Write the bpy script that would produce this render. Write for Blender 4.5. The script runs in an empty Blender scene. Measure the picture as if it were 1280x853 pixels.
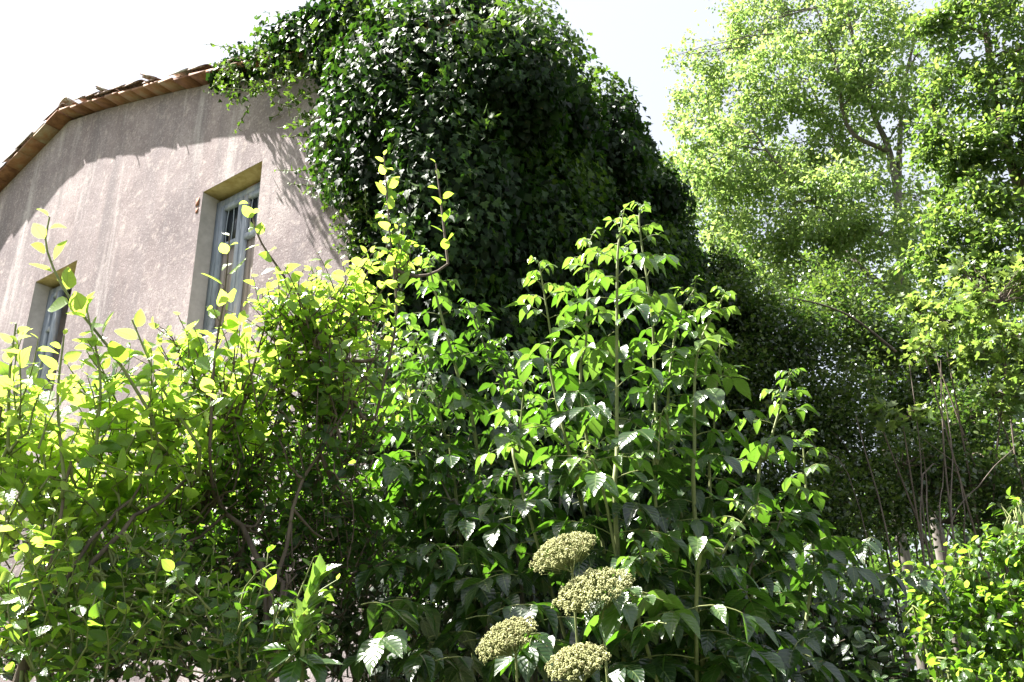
import bpy, math, random
import numpy as np
from mathutils import Vector, Matrix, noise as mnoise

random.seed(7)
rng = np.random.default_rng(7)
scene = bpy.context.scene
COL = scene.collection

# ------------------------------------------------------------------ camera
FPX = 1033.0                                   # focal length in pixels of the 1280 px wide frame
PITCH, ROLL = math.radians(23), math.radians(-2.5)
CAM = np.array([0.0, 0.0, 1.6])
_R0 = np.array([1.0, 0, 0]); _U0 = np.array([0, -math.sin(PITCH), math.cos(PITCH)])
CF = np.array([0, math.cos(PITCH), math.sin(PITCH)])
CR = math.cos(ROLL) * _R0 + math.sin(ROLL) * _U0
CU = -math.sin(ROLL) * _R0 + math.cos(ROLL) * _U0
cam_data = bpy.data.cameras.new('camera')
cam_data.sensor_width = 36.0
cam_data.lens = FPX / 1280 * 36.0
cam_data.clip_end = 2000
cam = bpy.data.objects.new('camera', cam_data); COL.objects.link(cam)
M = Matrix.Identity(4)
for i in range(3):
    M[i][0], M[i][1], M[i][2], M[i][3] = CR[i], CU[i], -CF[i], CAM[i]
cam.matrix_world = M
scene.camera = cam

# ------------------------------------------------------------------ wall frame of the house
D_WALL = 4.6
A = math.radians(33)
wd = np.array([-math.cos(A), math.sin(A), 0.0])      # along the gable wall, away from us
wn = np.array([-math.sin(A), -math.cos(A), 0.0])     # outward normal of the gable wall
def W(s, o, z):
    p = -wn * D_WALL - wd * s + wn * o
    return np.array([p[0], p[1], z])

# ------------------------------------------------------------------ light
SUN_EL = math.radians(58)
h = 0.31 * wn + 0.95 * wd; h /= np.linalg.norm(h)
S = np.array([h[0] * math.cos(SUN_EL), h[1] * math.cos(SUN_EL), math.sin(SUN_EL)])
sl = bpy.data.lights.new('sun', 'SUN'); sl.energy = 5.0; sl.angle = math.radians(0.5); sl.color = (1.0, 0.955, 0.90)
sun = bpy.data.objects.new('sun', sl); COL.objects.link(sun)
sun.rotation_euler = Vector(S).to_track_quat('Z', 'Y').to_euler()
world = bpy.data.worlds.new('World'); scene.world = world; world.use_nodes = True
wnt = world.node_tree; wnt.nodes.clear()
sky = wnt.nodes.new('ShaderNodeTexSky'); sky.sky_type = 'NISHITA'; sky.sun_disc = False
sky.sun_elevation = SUN_EL; sky.sun_rotation = math.atan2(S[0], S[1]) % (2 * math.pi)
sky.dust_density = 4.0; sky.air_density = 1.0; sky.ozone_density = 1.0
bg = wnt.nodes.new('ShaderNodeBackground'); bg.inputs['Strength'].default_value = 0.055
wo = wnt.nodes.new('ShaderNodeOutputWorld')
veil = wnt.nodes.new('ShaderNodeMix'); veil.data_type = 'RGBA'; veil.inputs[0].default_value = 0.66   # thin white summer haze over the whole sky
veil.inputs[7].default_value = (3.6, 3.65, 3.85, 1)
wnt.links.new(sky.outputs[0], veil.inputs[6]); wnt.links.new(veil.outputs[2], bg.inputs['Color']); wnt.links.new(bg.outputs[0], wo.inputs['Surface'])
scene.view_settings.view_transform = 'Standard'; scene.view_settings.look = 'None'
scene.view_settings.exposure = 2.55; scene.view_settings.gamma = 1.0
scene.view_settings.use_curve_mapping = False
scene.cycles.max_bounces = 8; scene.cycles.diffuse_bounces = 2; scene.cycles.transmission_bounces = 4
scene.cycles.transparent_max_bounces = 4; scene.cycles.glossy_bounces = 2

# ------------------------------------------------------------------ small maths helpers
def ray(x, y):
    return (x - 640) * CR + (426.5 - y) * CU + FPX * CF
def at(x, y, Y):
    v = ray(x, y); return CAM + v * (Y / v[1])
def proj(P):
    q = np.atleast_2d(P) - CAM; z = np.maximum(q @ CF, 1e-3)
    return 640 + FPX * (q @ CR) / z, 426.5 - FPX * (q @ CU) / z, z
def nrm(v):
    v = np.asarray(v, float)
    return v / np.maximum(np.linalg.norm(v, axis=-1, keepdims=True), 1e-9)
UP = np.array([0, 0, 1.0])

# ------------------------------------------------------------------ materials
def new_mat(name):
    m = bpy.data.materials.new(name); m.use_nodes = True
    nt = m.node_tree; nt.nodes.clear()
    return m, nt, nt.nodes.new('ShaderNodeOutputMaterial')
def N(nt, t, **kw):
    n = nt.nodes.new(t)
    for k, v in kw.items(): setattr(n, k, v)
    return n
def ramp(nt, stops, src=None):
    r = N(nt, 'ShaderNodeValToRGB'); e = r.color_ramp.elements
    while len(e) > 1: e.remove(e[-1])
    e[0].position = stops[0][0]; e[0].color = (*stops[0][1], 1)
    for p, c in stops[1:]:
        x = e.new(p); x.color = (*c, 1)
    if src is not None: nt.links.new(src, r.inputs[0])
    return r
def mathn(nt, op, a, b=None):
    n = N(nt, 'ShaderNodeMath', operation=op)
    for i, v in enumerate((a, b)):
        if v is None: continue
        if isinstance(v, (int, float)): n.inputs[i].default_value = v
        else: nt.links.new(v, n.inputs[i])
    return n.outputs[0]
def mixc(nt, f, a, b, mode='MIX'):
    n = N(nt, 'ShaderNodeMix', data_type='RGBA', blend_type=mode)
    for s, v in ((0, f), (6, a), (7, b)):
        if isinstance(v, (int, float)): n.inputs[s].default_value = v
        elif isinstance(v, tuple): n.inputs[s].default_value = (*v, 1)
        else: nt.links.new(v, n.inputs[s])
    return n.outputs[2]

def leaf_mat(name, stops, tstops, tfac=0.4, rough=0.36, spec=0.5, veins=True, vscale=7.0):
    m, nt, out = new_mat(name)
    at_ = N(nt, 'ShaderNodeAttribute', attribute_name='var')
    oi = N(nt, 'ShaderNodeObjectInfo')
    jit = mathn(nt, 'MULTIPLY', mathn(nt, 'SUBTRACT', oi.outputs['Random'], 0.5), 0.12)
    v = mathn(nt, 'ADD', at_.outputs['Fac'], jit)
    c = ramp(nt, stops, v).outputs[0]; t = ramp(nt, tstops, v).outputs[0]  # low end kept extra dark, standing in for shade within the foliage
    nb = N(nt, 'ShaderNodeTexNoise'); nb.inputs['Scale'].default_value = 60; nb.inputs['Detail'].default_value = 3
    gb = N(nt, 'ShaderNodeNewGeometry'); nt.links.new(gb.outputs['Position'], nb.inputs['Vector'])
    spot = ramp(nt, [(.66, (0, 0, 0)), (.72, (.8, .8, .8))], nb.outputs[0]).outputs[0]        # brown spots and scorched edges
    c = mixc(nt, spot, c, (.16, .10, .035)); t = mixc(nt, spot, t, (.12, .07, .01))
    no = N(nt, 'ShaderNodeTexNoise'); no.inputs['Scale'].default_value = 24; no.inputs['Detail'].default_value = 2
    geo = N(nt, 'ShaderNodeNewGeometry'); nt.links.new(geo.outputs['Position'], no.inputs['Vector'])
    c = mixc(nt, 0.35, c, mixc(nt, 1.0, c, ramp(nt, [(0.3, (.55, .6, .5)), (.7, (1.35, 1.3, 1.2))], no.outputs[0]).outputs[0], 'MULTIPLY'))
    p = N(nt, 'ShaderNodeBsdfPrincipled')
    if veins:
        uv = N(nt, 'ShaderNodeUVMap', uv_map='uv')
        sp = N(nt, 'ShaderNodeSeparateXYZ'); nt.links.new(uv.outputs[0], sp.inputs[0])
        au = mathn(nt, 'ABSOLUTE', sp.outputs[0])
        mid = mathn(nt, 'LESS_THAN', au, 0.07)
        ph = mathn(nt, 'SUBTRACT', mathn(nt, 'MULTIPLY', sp.outputs[1], vscale), mathn(nt, 'MULTIPLY', au, 1.7))
        fr = mathn(nt, 'FRACT', ph)
        side = mathn(nt, 'MULTIPLY', mathn(nt, 'LESS_THAN', fr, 0.13), 0.6)
        vein = mathn(nt, 'MAXIMUM', mid, side)
        c = mixc(nt, mathn(nt, 'MULTIPLY', vein, 0.45), c, (0.22, 0.30, 0.10))
        t = mixc(nt, mathn(nt, 'MULTIPLY', vein, 0.35), t, (0.10, 0.16, 0.03))
        tri = mathn(nt, 'ABSOLUTE', mathn(nt, 'SUBTRACT', fr, 0.5))
        bp = N(nt, 'ShaderNodeBump'); bp.inputs['Strength'].default_value = 0.5; bp.inputs['Distance'].default_value = 0.004
        nt.links.new(mathn(nt, 'SUBTRACT', tri, mathn(nt, 'MULTIPLY', mid, 0.5)), bp.inputs['Height'])
        nt.links.new(bp.outputs[0], p.inputs['Normal'])
    nt.links.new(c, p.inputs['Base Color'])
    p.inputs['Roughness'].default_value = rough
    p.inputs['Specular IOR Level'].default_value = spec
    tr = N(nt, 'ShaderNodeBsdfTranslucent'); nt.links.new(t, tr.inputs['Color'])
    mx = N(nt, 'ShaderNodeMixShader'); mx.inputs[0].default_value = tfac
    nt.links.new(p.outputs[0], mx.inputs[1]); nt.links.new(tr.outputs[0], mx.inputs[2])
    nt.links.new(mx.outputs[0], out.inputs['Surface'])
    return m

def rough_mat(name, stops, scale=8, detail=6, bump=0.3, bdist=0.01, rough=0.85, stretch=(1, 1, 1), spec=0.3, rand=0.0):
    m, nt, out = new_mat(name)
    tc = N(nt, 'ShaderNodeTexCoord'); mp = N(nt, 'ShaderNodeMapping'); mp.inputs['Scale'].default_value = stretch
    nt.links.new(tc.outputs['Object'], mp.inputs[0])
    no = N(nt, 'ShaderNodeTexNoise'); no.inputs['Scale'].default_value = scale; no.inputs['Detail'].default_value = detail
    no.inputs['Roughness'].default_value = 0.65
    nt.links.new(mp.outputs[0], no.inputs['Vector'])
    f = no.outputs[0]
    if rand:
        oi = N(nt, 'ShaderNodeObjectInfo')
        f = mathn(nt, 'ADD', f, mathn(nt, 'MULTIPLY', mathn(nt, 'SUBTRACT', oi.outputs['Random'], 0.5), rand))
    c = ramp(nt, stops, f)
    p = N(nt, 'ShaderNodeBsdfPrincipled'); nt.links.new(c.outputs[0], p.inputs['Base Color'])
    p.inputs['Roughness'].default_value = rough; p.inputs['Specular IOR Level'].default_value = spec
    b = N(nt, 'ShaderNodeBump'); b.inputs['Strength'].default_value = bump; b.inputs['Distance'].default_value = bdist
    nt.links.new(no.outputs[0], b.inputs['Height']); nt.links.new(b.outputs[0], p.inputs['Normal'])
    nt.links.new(p.outputs[0], out.inputs['Surface'])
    return m

def render_mat():
    # rough-cast lime render: pinkish beige, pebbly, with pale and grey streaks washed down it
    m, nt, out = new_mat('rough_render')
    tc = N(nt, 'ShaderNodeTexCoord')
    def noise(scale, det=5, st=(1, 1, 1), ro=0.6):
        mp = N(nt, 'ShaderNodeMapping'); mp.inputs['Scale'].default_value = st
        nt.links.new(tc.outputs['Object'], mp.inputs[0])
        n = N(nt, 'ShaderNodeTexNoise'); n.inputs['Scale'].default_value = scale; n.inputs['Detail'].default_value = det
        n.inputs['Roughness'].default_value = ro; nt.links.new(mp.outputs[0], n.inputs['Vector']); return n.outputs[0]
    big = noise(0.9, 5); streak = noise(1.6, 5, (1, 1, 0.13)); fine = noise(55, 4, ro=.8); mid = noise(9, 5)
    c = ramp(nt, [(.3, (.185, .15, .152)), (.5, (.30, .248, .246)), (.68, (.44, .38, .37))], big).outputs[0]
    c = mixc(nt, ramp(nt, [(.42, (0, 0, 0)), (.62, (1, 1, 1))], streak).outputs[0], c, mixc(nt, .5, c, (.24, .21, .22)))
    c = mixc(nt, ramp(nt, [(.55, (0, 0, 0)), (.72, (.6, .6, .6))], mid).outputs[0], c, (.58, .50, .46))
    streak2 = noise(3.2, 4, (1, 1, .07))
    c = mixc(nt, ramp(nt, [(.5, (0, 0, 0)), (.68, (.75, .75, .75))], streak2).outputs[0], c, (.20, .175, .18))
    streak3 = noise(2.3, 4, (1, 1, .1), .7)
    c = mixc(nt, ramp(nt, [(.56, (0, 0, 0)), (.7, (.6, .6, .6))], streak3).outputs[0], c, (.60, .55, .53))
    vo = N(nt, 'ShaderNodeTexVoronoi'); vo.inputs['Scale'].default_value = 60; vo.inputs['Randomness'].default_value = 1.0
    nt.links.new(tc.outputs['Object'], vo.inputs['Vector'])
    sp = N(nt, 'ShaderNodeSeparateColor'); nt.links.new(vo.outputs['Color'], sp.inputs[0])
    c = mixc(nt, mathn(nt, 'MULTIPLY', mathn(nt, 'GREATER_THAN', sp.outputs[0], .88), .2), c, (.68, .62, .60))
    c = mixc(nt, mathn(nt, 'MULTIPLY', mathn(nt, 'LESS_THAN', sp.outputs[0], .16), .35), c, (.17, .13, .13))
    p = N(nt, 'ShaderNodeBsdfPrincipled'); nt.links.new(c, p.inputs['Base Color'])
    p.inputs['Roughness'].default_value = .95; p.inputs['Specular IOR Level'].default_value = .15
    hgt = mathn(nt, 'ADD', mathn(nt, 'MULTIPLY', vo.outputs['Distance'], -.35), mathn(nt, 'MULTIPLY', fine, .9))
    hgt = mathn(nt, 'ADD', hgt, mathn(nt, 'MULTIPLY', mid, .8))
    b = N(nt, 'ShaderNodeBump'); b.inputs['Strength'].default_value = .5; b.inputs['Distance'].default_value = .007
    nt.links.new(hgt, b.inputs['Height']); nt.links.new(b.outputs[0], p.inputs['Normal'])
    nt.links.new(p.outputs[0], out.inputs['Surface'])
    return m

MT = {}
MT['render'] = render_mat()
MT['plaster'] = rough_mat('reveal_plaster', [(.3, (.40, .375, .36)), (.7, (.56, .53, .51))], 7, bump=.2)
MT['lintel'] = rough_mat('ochre_lintel', [(.3, (.30, .22, .07)), (.7, (.52, .42, .20))], 9, bump=.4)
MT['brick'] = rough_mat('old_brick', [(.3, (.20, .075, .04)), (.7, (.42, .20, .11))], 14, bump=.5, rand=.3)
MT['terracotta'] = rough_mat('terracotta_slab', [(.25, (.15, .065, .035)), (.5, (.28, .135, .07)), (.7, (.29, .205, .13)), (.85, (.36, .30, .22))], 7, bump=.4, rand=.35)
MT['tile'] = rough_mat('lichened_tile', [(.30, (.10, .07, .055)), (.46, (.27, .17, .12)), (.56, (.36, .31, .27)), (.72, (.55, .53, .48))], 16, bump=.6, bdist=.02, rand=.25)
MT['blue_wood'] = rough_mat('blue_grey_paint', [(.3, (.19, .225, .27)), (.5, (.30, .34, .40)), (.6, (.40, .43, .46)), (.7, (.31, .28, .25))], 10, bump=.35, bdist=.004, stretch=(1, 1, .18), rough=.6)
MT['tan_wood'] = rough_mat('weathered_board', [(.3, (.22, .18, .15)), (.7, (.38, .33, .29))], 12, bump=.4, stretch=(1, 1, .15))
MT['iron'] = rough_mat('dark_iron', [(.3, (.02, .02, .022)), (.7, (.06, .055, .05))], 20, rough=.5)
MT['bark'] = rough_mat('bark', [(.3, (.06, .045, .035)), (.7, (.16, .125, .095))], 22, bump=.6, bdist=.01, stretch=(1, 1, .3))
MT['pale_bark'] = rough_mat('pale_bark', [(.3, (.07, .06, .05)), (.7, (.19, .17, .15))], 12, bump=.5, bdist=.01, stretch=(1, 1, .3))
MT['green_stem'] = rough_mat('green_stem', [(.3, (.10, .13, .04)), (.7, (.22, .24, .09))], 18, bump=.2, bdist=.003, rough=.6)
MT['dry_stem'] = rough_mat('dry_stem', [(.3, (.06, .048, .04)), (.7, (.17, .135, .11))], 18, bump=.3, bdist=.003)
MT['ground'] = rough_mat('earth_and_litter', [(.3, (.03, .028, .015)), (.55, (.05, .06, .02)), (.75, (.09, .08, .045))], 3, bump=.8, bdist=.05)
MT['glass'] = None
m, nt, out = new_mat('dusty_glass'); p = N(nt, 'ShaderNodeBsdfPrincipled'); p.inputs['Base Color'].default_value = (.02, .025, .03, 1)
p.inputs['Roughness'].default_value = .25; nt.links.new(p.outputs[0], out.inputs['Surface']); MT['glass'] = m
m, nt, out = new_mat('dark_interior'); p = N(nt, 'ShaderNodeBsdfPrincipled'); p.inputs['Base Color'].default_value = (.045, .03, .022, 1)
p.inputs['Roughness'].default_value = .9; nt.links.new(p.outputs[0], out.inputs['Surface']); MT['dark'] = m
MT['umbel'] = rough_mat('flower_bud', [(.3, (.14, .12, .05)), (.42, (.28, .29, .12)), (.6, (.43, .44, .21)), (.8, (.54, .52, .32))], 110, detail=1, bump=0, rand=.1)

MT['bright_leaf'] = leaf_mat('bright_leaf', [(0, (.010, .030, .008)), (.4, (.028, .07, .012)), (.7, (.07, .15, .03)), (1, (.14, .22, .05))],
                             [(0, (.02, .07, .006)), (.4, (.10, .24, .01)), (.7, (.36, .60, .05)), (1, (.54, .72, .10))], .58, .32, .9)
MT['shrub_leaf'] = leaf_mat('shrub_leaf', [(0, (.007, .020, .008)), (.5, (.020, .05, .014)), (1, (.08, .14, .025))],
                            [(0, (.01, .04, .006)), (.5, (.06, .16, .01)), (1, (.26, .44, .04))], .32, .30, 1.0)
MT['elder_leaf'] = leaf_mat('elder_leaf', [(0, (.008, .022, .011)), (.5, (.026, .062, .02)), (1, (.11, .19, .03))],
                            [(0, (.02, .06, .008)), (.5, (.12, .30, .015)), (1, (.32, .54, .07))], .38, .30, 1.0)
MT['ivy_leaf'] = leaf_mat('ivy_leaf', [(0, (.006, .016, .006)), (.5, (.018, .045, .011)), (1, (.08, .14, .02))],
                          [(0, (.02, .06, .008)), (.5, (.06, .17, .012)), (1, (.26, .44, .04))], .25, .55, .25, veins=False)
MT['poplar_leaf'] = leaf_mat('poplar_leaf', [(0, (.07, .115, .045)), (.5, (.13, .185, .075)), (1, (.24, .29, .13))],
                             [(0, (.16, .32, .06)), (.5, (.34, .50, .11)), (1, (.56, .66, .18))], .5, .45, .4, veins=False)  # leaf colour paled in place of haze over the tree
MT['tree_leaf'] = leaf_mat('tree_leaf', [(0, (.018, .04, .014)), (.5, (.05, .09, .028)), (1, (.12, .17, .05))],
                           [(0, (.04, .11, .015)), (.5, (.17, .31, .04)), (1, (.40, .53, .10))], .45, .38, .45, veins=False)
MT['thicket_leaf'] = leaf_mat('thicket_leaf', [(0, (.008, .020, .008)), (.5, (.028, .055, .018)), (1, (.13, .18, .045))],
                              [(0, (.02, .06, .01)), (.5, (.08, .19, .02)), (1, (.30, .44, .06))], .33, .3, .8, veins=False)

# ------------------------------------------------------------------ numpy mesh collector
class Geo:
    def __init__(s): s.V = []; s.F = []; s.var = []; s.uv = []; s.n = 0
    def add(s, V, F, var=None, uv=None):
        V = np.asarray(V, float).reshape(-1, 3); F = np.asarray(F, int)
        s.V.append(V); s.F.append(F + s.n)
        s.var.append(np.zeros(len(V)) + (.5 if var is None else var))
        s.uv.append(np.zeros((len(V), 2)) if uv is None else uv)
        s.n += len(V)
    def mesh(s, name, mat, smooth=False, origin=(0, 0, 0)):
        V = np.concatenate(s.V) - np.asarray(origin, float)
        me = bpy.data.meshes.new(name)
        me.vertices.add(len(V)); me.vertices.foreach_set('co', V.ravel().astype(np.float32))
        ln = [np.full(len(f), f.shape[1]) for f in s.F if len(f)]
        idx = np.concatenate([f.ravel() for f in s.F if len(f)])
        ln = np.concatenate(ln); st = np.concatenate([[0], np.cumsum(ln)[:-1]])
        me.loops.add(len(idx)); me.loops.foreach_set('vertex_index', idx.astype(np.int32))
        me.polygons.add(len(ln)); me.polygons.foreach_set('loop_start', st.astype(np.int32))
        me.polygons.foreach_set('loop_total', ln.astype(np.int32))
        a = me.attributes.new('var', 'FLOAT', 'POINT'); a.data.foreach_set('value', np.concatenate(s.var).astype(np.float32))
        u = me.uv_layers.new(name='uv'); u.data.foreach_set('uv', np.concatenate(s.uv)[idx].ravel().astype(np.float32))
        if smooth: me.polygons.foreach_set('use_smooth', np.ones(len(ln), bool))
        me.materials.append(mat); me.update(calc_edges=True)
        return me
    def build(s, name, mat, parent=None, smooth=False, kind=None, label=None):
        if not s.V: return None
        org = ORG.get(parent.name, (0, 0, 0)) if parent else (0, 0, 0)
        o = bpy.data.objects.new(name, s.mesh(name, mat, smooth, org)); COL.objects.link(o)
        if parent: o.parent = parent; ORG[o.name] = org
        if kind: o['kind'] = kind
        if label: o['label'] = label
        return o
ORG = {}
def thing(name, loc, label, cat, group=None):
    o = bpy.data.objects.new(name, None); COL.objects.link(o); o.location = loc; o.empty_display_size = .2
    o['label'] = label; o['category'] = cat
    if group: o['group'] = group
    ORG[o.name] = np.array(loc, float)
    return o

BOXF = np.array([[0, 3, 2, 1], [4, 5, 6, 7], [0, 1, 5, 4], [1, 2, 6, 5], [2, 3, 7, 6], [3, 0, 4, 7]])
def hexa(g, bot, top):
    g.add(np.array(list(bot) + list(top)), BOXF)
def wbox(g, s0, s1, o0, o1, z0, z1):
    hexa(g, [W(s0, o1, z0), W(s1, o1, z0), W(s1, o0, z0), W(s0, o0, z0)], [W(s0, o1, z1), W(s1, o1, z1), W(s1, o0, z1), W(s0, o0, z1)])
def quad(g, *pts): g.add(np.array(pts), [[0, 1, 2, 3]])

def tube(g, P, r, k=6, var=.5):
    P = np.asarray(P, float); n = len(P); r = np.zeros(n) + r
    T = nrm(np.gradient(P, axis=0)); ref = np.array([0.31, 0.17, 0.93]) if abs(T[0][2]) < .9 else np.array([1.0, .1, 0])
    X = nrm(np.cross(T, ref)); Y = np.cross(T, X)
    a = np.linspace(0, 2 * math.pi, k, endpoint=False)
    ring = P[:, None] + r[:, None, None] * (np.cos(a)[None, :, None] * X[:, None] + np.sin(a)[None, :, None] * Y[:, None])
    i = np.arange(n - 1)[:, None] * k; j = np.arange(k)[None]; j2 = (j + 1) % k
    F = np.stack([i + j, i + j2, i + k + j2, i + k + j], -1).reshape(-1, 4)
    g.add(ring.reshape(-1, 3), F, var)
    g.add(ring[-1], [list(range(k))], var)
def curve(a, b, n=8, sag=(0, 0, 0), wob=0.0):
    a = np.asarray(a, float); b = np.asarray(b, float); t = np.linspace(0, 1, n)[:, None]
    P = a + (b - a) * t + np.asarray(sag) * (4 * t * (1 - t))
    if wob:
        w = rng.normal(0, wob, (n, 3)); w[0] = 0; w[-1] = 0; P = P + w
    return P
def spline(pts, n=14):
    pts = np.asarray(pts, float); m = len(pts)
    if m == 2: return curve(pts[0], pts[1], n)
    e = np.vstack([2 * pts[0] - pts[1], pts, 2 * pts[-1] - pts[-2]]); out = []
    for u in np.linspace(0, m - 1 - 1e-6, n):
        i = int(u); t = u - i; p0, p1, p2, p3 = e[i:i + 4]
        out.append(.5 * (2 * p1 + (p2 - p0) * t + (2 * p0 - 5 * p1 + 4 * p2 - p3) * t * t + (3 * p1 - p0 - 3 * p2 + p3) * t ** 3))
    return np.array(out)

# ------------------------------------------------------------------ leaf templates: x across, y along, z normal
def leaf_template(stations, fold=.25, droop=.18, wave=.0, serr=0.0):
    V = [(0, 0, 0)]; uv = [(0, 0)]; F = []
    for q, (t, w) in enumerate(stations):
        z = -droop * t * t; ww = w * (1 + (serr if q % 2 else -serr))
        V += [(-ww, t, z + fold * ww + wave * math.sin(9 * t)), (0, t, z), (ww, t, z + fold * ww - wave * math.sin(8 * t + 1))]
        uv += [(-1, t), (0, t), (1, t)]
    V.append((0, 1, -droop)); uv.append((0, 1))
    F += [(0, 2, 1), (0, 3, 2)]
    for q in range(len(stations) - 1):
        a = 1 + 3 * q; b = a + 3
        F += [(a, a + 1, b + 1), (a, b + 1, b), (a + 1, a + 2, b + 2), (a + 1, b + 2, b + 1)]
    a = 1 + 3 * (len(stations) - 1); e = len(V) - 1
    F += [(a, a + 1, e), (a + 1, a + 2, e)]
    return np.array(V, float), np.array(F), np.array(uv, float)
OVATE = [leaf_template([(.13, .20), (.33, .31), (.55, .30), (.75, .20), (.9, .09)], f, d, wv) for f, d, wv in
         [(.25, .12, .01), (.5, .25, .015), (.1, .30, .02), (.35, -.05, .01)]]
ELDERL = [leaf_template([(.10, .13), (.28, .25), (.48, .28), (.7, .19), (.87, .08)], f, d, wv) for f, d, wv in
          [(.35, .22, .012), (.7, .38, .015), (.2, .30, .02), (.5, .05, .012)]]
NARROW = [leaf_template([(.15, .10), (.45, .16), (.75, .09)], .3, d, .0) for d in (.1, .3)]
MIDLEAF = [leaf_template([(.25, .24), (.65, .22)], .3, d) for d in (.1, .3)]
LOWLEAF = [(np.array([(0, 0, 0), (-.3, .45, .08), (.3, .45, .05), (0, 1, -.1)], float), np.array([(0, 2, 1), (1, 2, 3)]), np.array([(0, 0), (-1, .45), (1, .45), (0, 1)], float))]
def lobed(points, droop=.2):
    V = [(0, .12, 0)] + [(x, y, -droop * y * y + .12 * abs(x)) for x, y in points]
    F = [(0, i + 1, i) for i in range(1, len(points))] + [(0, 1, len(points))]
    return np.array(V, float), np.array(F), np.array([(v[0] * 2, v[1]) for v in V], float)
IVY = [lobed([(0, -.02), (-.26, -.1), (-.5, .2), (-.27, .38), (-.3, .62), (-.1, .66), (0, 1), (.1, .66), (.3, .62), (.27, .38), (.5, .2), (.26, -.1)], d) for d in (.1, .35)]
MAPLE = [lobed([(0, 0), (-.2, -.02), (-.55, .15), (-.28, .34), (-.45, .7), (-.13, .62), (0, 1), (.13, .62), (.45, .7), (.28, .34), (.55, .15), (.2, -.02)], d) for d in (.15, .4)]

class Leaves:
    """a list of leaves; the largest in view become objects, the rest one mesh"""
    def __init__(s): s.p = []; s.d = []; s.u = []; s.s = []; s.v = []; s.k = []
    def add(s, p, d, u, size, var):
        p = np.atleast_2d(p); n = len(p)
        s.p.append(p); s.d.append(np.zeros((n, 3)) + d); s.u.append(np.zeros((n, 3)) + u)
        s.s.append(np.zeros(n) + size); s.v.append(np.clip(np.zeros(n) + var, 0, 1))
    def frames(s):
        p = np.concatenate(s.p); y = nrm(np.concatenate(s.d)); u = np.concatenate(s.u)
        x = nrm(np.cross(y, u)); z = np.cross(x, y)
        return p, x, y, z, np.concatenate(s.s), np.concatenate(s.v)
    def emit(s, temps, mat, parent, nobj=0, name='leaf', smooth=True, minpx=9, wide=(.85, 1.15)):
        if not s.p: return
        p, x, y, z, sz, v = s.frames(); n = len(p)
        kind = rng.integers(0, len(temps), n); wx = rng.uniform(*wide, n)
        pick = np.zeros(n, bool)
        if nobj:
            px, py, dz = proj(p + y * sz[:, None] * .5)
            size = sz * FPX / dz; seen = (px > -5) & (px < 1285) & (py > -5) & (py < 858) & (size > minpx)
            score = np.where(seen, size, -1); order = np.argsort(-score)[:nobj]
            pick[order] = score[order] > 0
        org = ORG[parent.name]
        if pick.any():
            NV = 6; ms = {}
            for i in np.nonzero(pick)[0]:
                key = (kind[i], min(NV - 1, int(v[i] * NV)))
                if key not in ms:
                    g = Geo(); tv, tf, tu = temps[key[0]]; g.add(tv, tf, (key[1] + .5) / NV, tu)
                    ms[key] = g.mesh(name, mat, smooth)
                o = bpy.data.objects.new(name, ms[key]); COL.objects.link(o); o.parent = parent
                m = np.eye(4); m[:3, 0] = x[i] * sz[i] * wx[i]; m[:3, 1] = y[i] * sz[i]; m[:3, 2] = z[i] * sz[i]; m[:3, 3] = p[i] - org
                o.matrix_local = Matrix(m.tolist())
        rest = ~pick
        if rest.any():
            g = Geo()
            for k, (tv, tf, tu) in enumerate(temps):
                q = np.nonzero(rest & (kind == k))[0]
                if not len(q): continue
                V = p[q][:, None] + sz[q][:, None, None] * (tv[None, :, 0:1] * (x[q] * wx[q][:, None])[:, None] + tv[None, :, 1:2] * y[q][:, None] + tv[None, :, 2:3] * z[q][:, None])
                F = (tf[None] + (np.arange(len(q)) * len(tv))[:, None, None]).reshape(-1, 3)
                g.add(V.reshape(-1, 3), F, np.repeat(v[q], len(tv)), np.tile(tu, (len(q), 1)))
            nm = {'leaf': 'leaves', 'leaflet': 'leaflets'}[name]
            g.build(nm, mat, parent, smooth, kind='stuff')

def rand_unit(n): return nrm(rng.normal(size=(n, 3)))

def shoot(L, g, path, r0, r1, spacing, size, var0, var1, start=.1, spread=.9, updir=.35, k=5, taper=True, face=.4, both=False, stalk=None):
    """a leafy shoot: leaves set alternately along a polyline"""
    path = np.asarray(path, float); seg = np.linalg.norm(np.diff(path, axis=0), axis=1); L0 = np.concatenate([[0], np.cumsum(seg)]); tot = L0[-1]
    if g is not None: tube(g, path, np.linspace(r0, r1, len(path)), k)
    n = max(2, int(tot * (1 - start) / spacing)); s = np.linspace(tot * start, tot, n)
    P = np.stack([np.interp(s, L0, path[:, i]) for i in range(3)], 1)
    T = nrm(np.stack([np.gradient(P[:, i]) for i in range(3)], 1) + 1e-6)
    ph = rng.uniform(0, 6.28)
    for rep in range(2 if both else 1):
        ang = ph + np.arange(n) * 2.4 + rng.normal(0, .3, n) + rep * math.pi
        A1 = nrm(np.cross(T, np.array([.3, .8, .52]))); B1 = np.cross(T, A1)
        rad = np.cos(ang)[:, None] * A1 + np.sin(ang)[:, None] * B1
        d = rad * spread + T * updir + rng.normal(0, .15, (n, 3)); d[:, 2] += .05
        u = T * .6 + UP * .5 + rng.normal(0, face, (n, 3))
        t = np.linspace(0, 1, n)
        sc = size * rng.uniform(.75, 1.15, n) * (np.where(t > .8, 1 - (t - .8) * 2.4, 1) if taper else 1)
        if stalk is not None:
            q = P + nrm(d) * (sc * .16)[:, None]
            for i in range(n): tube(stalk, [P[i], q[i]], .0016, 3)
        else: q = P
        L.add(q, d, u, sc, var0 + (var1 - var0) * t ** 1.5 + rng.normal(0, .08, n))

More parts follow.
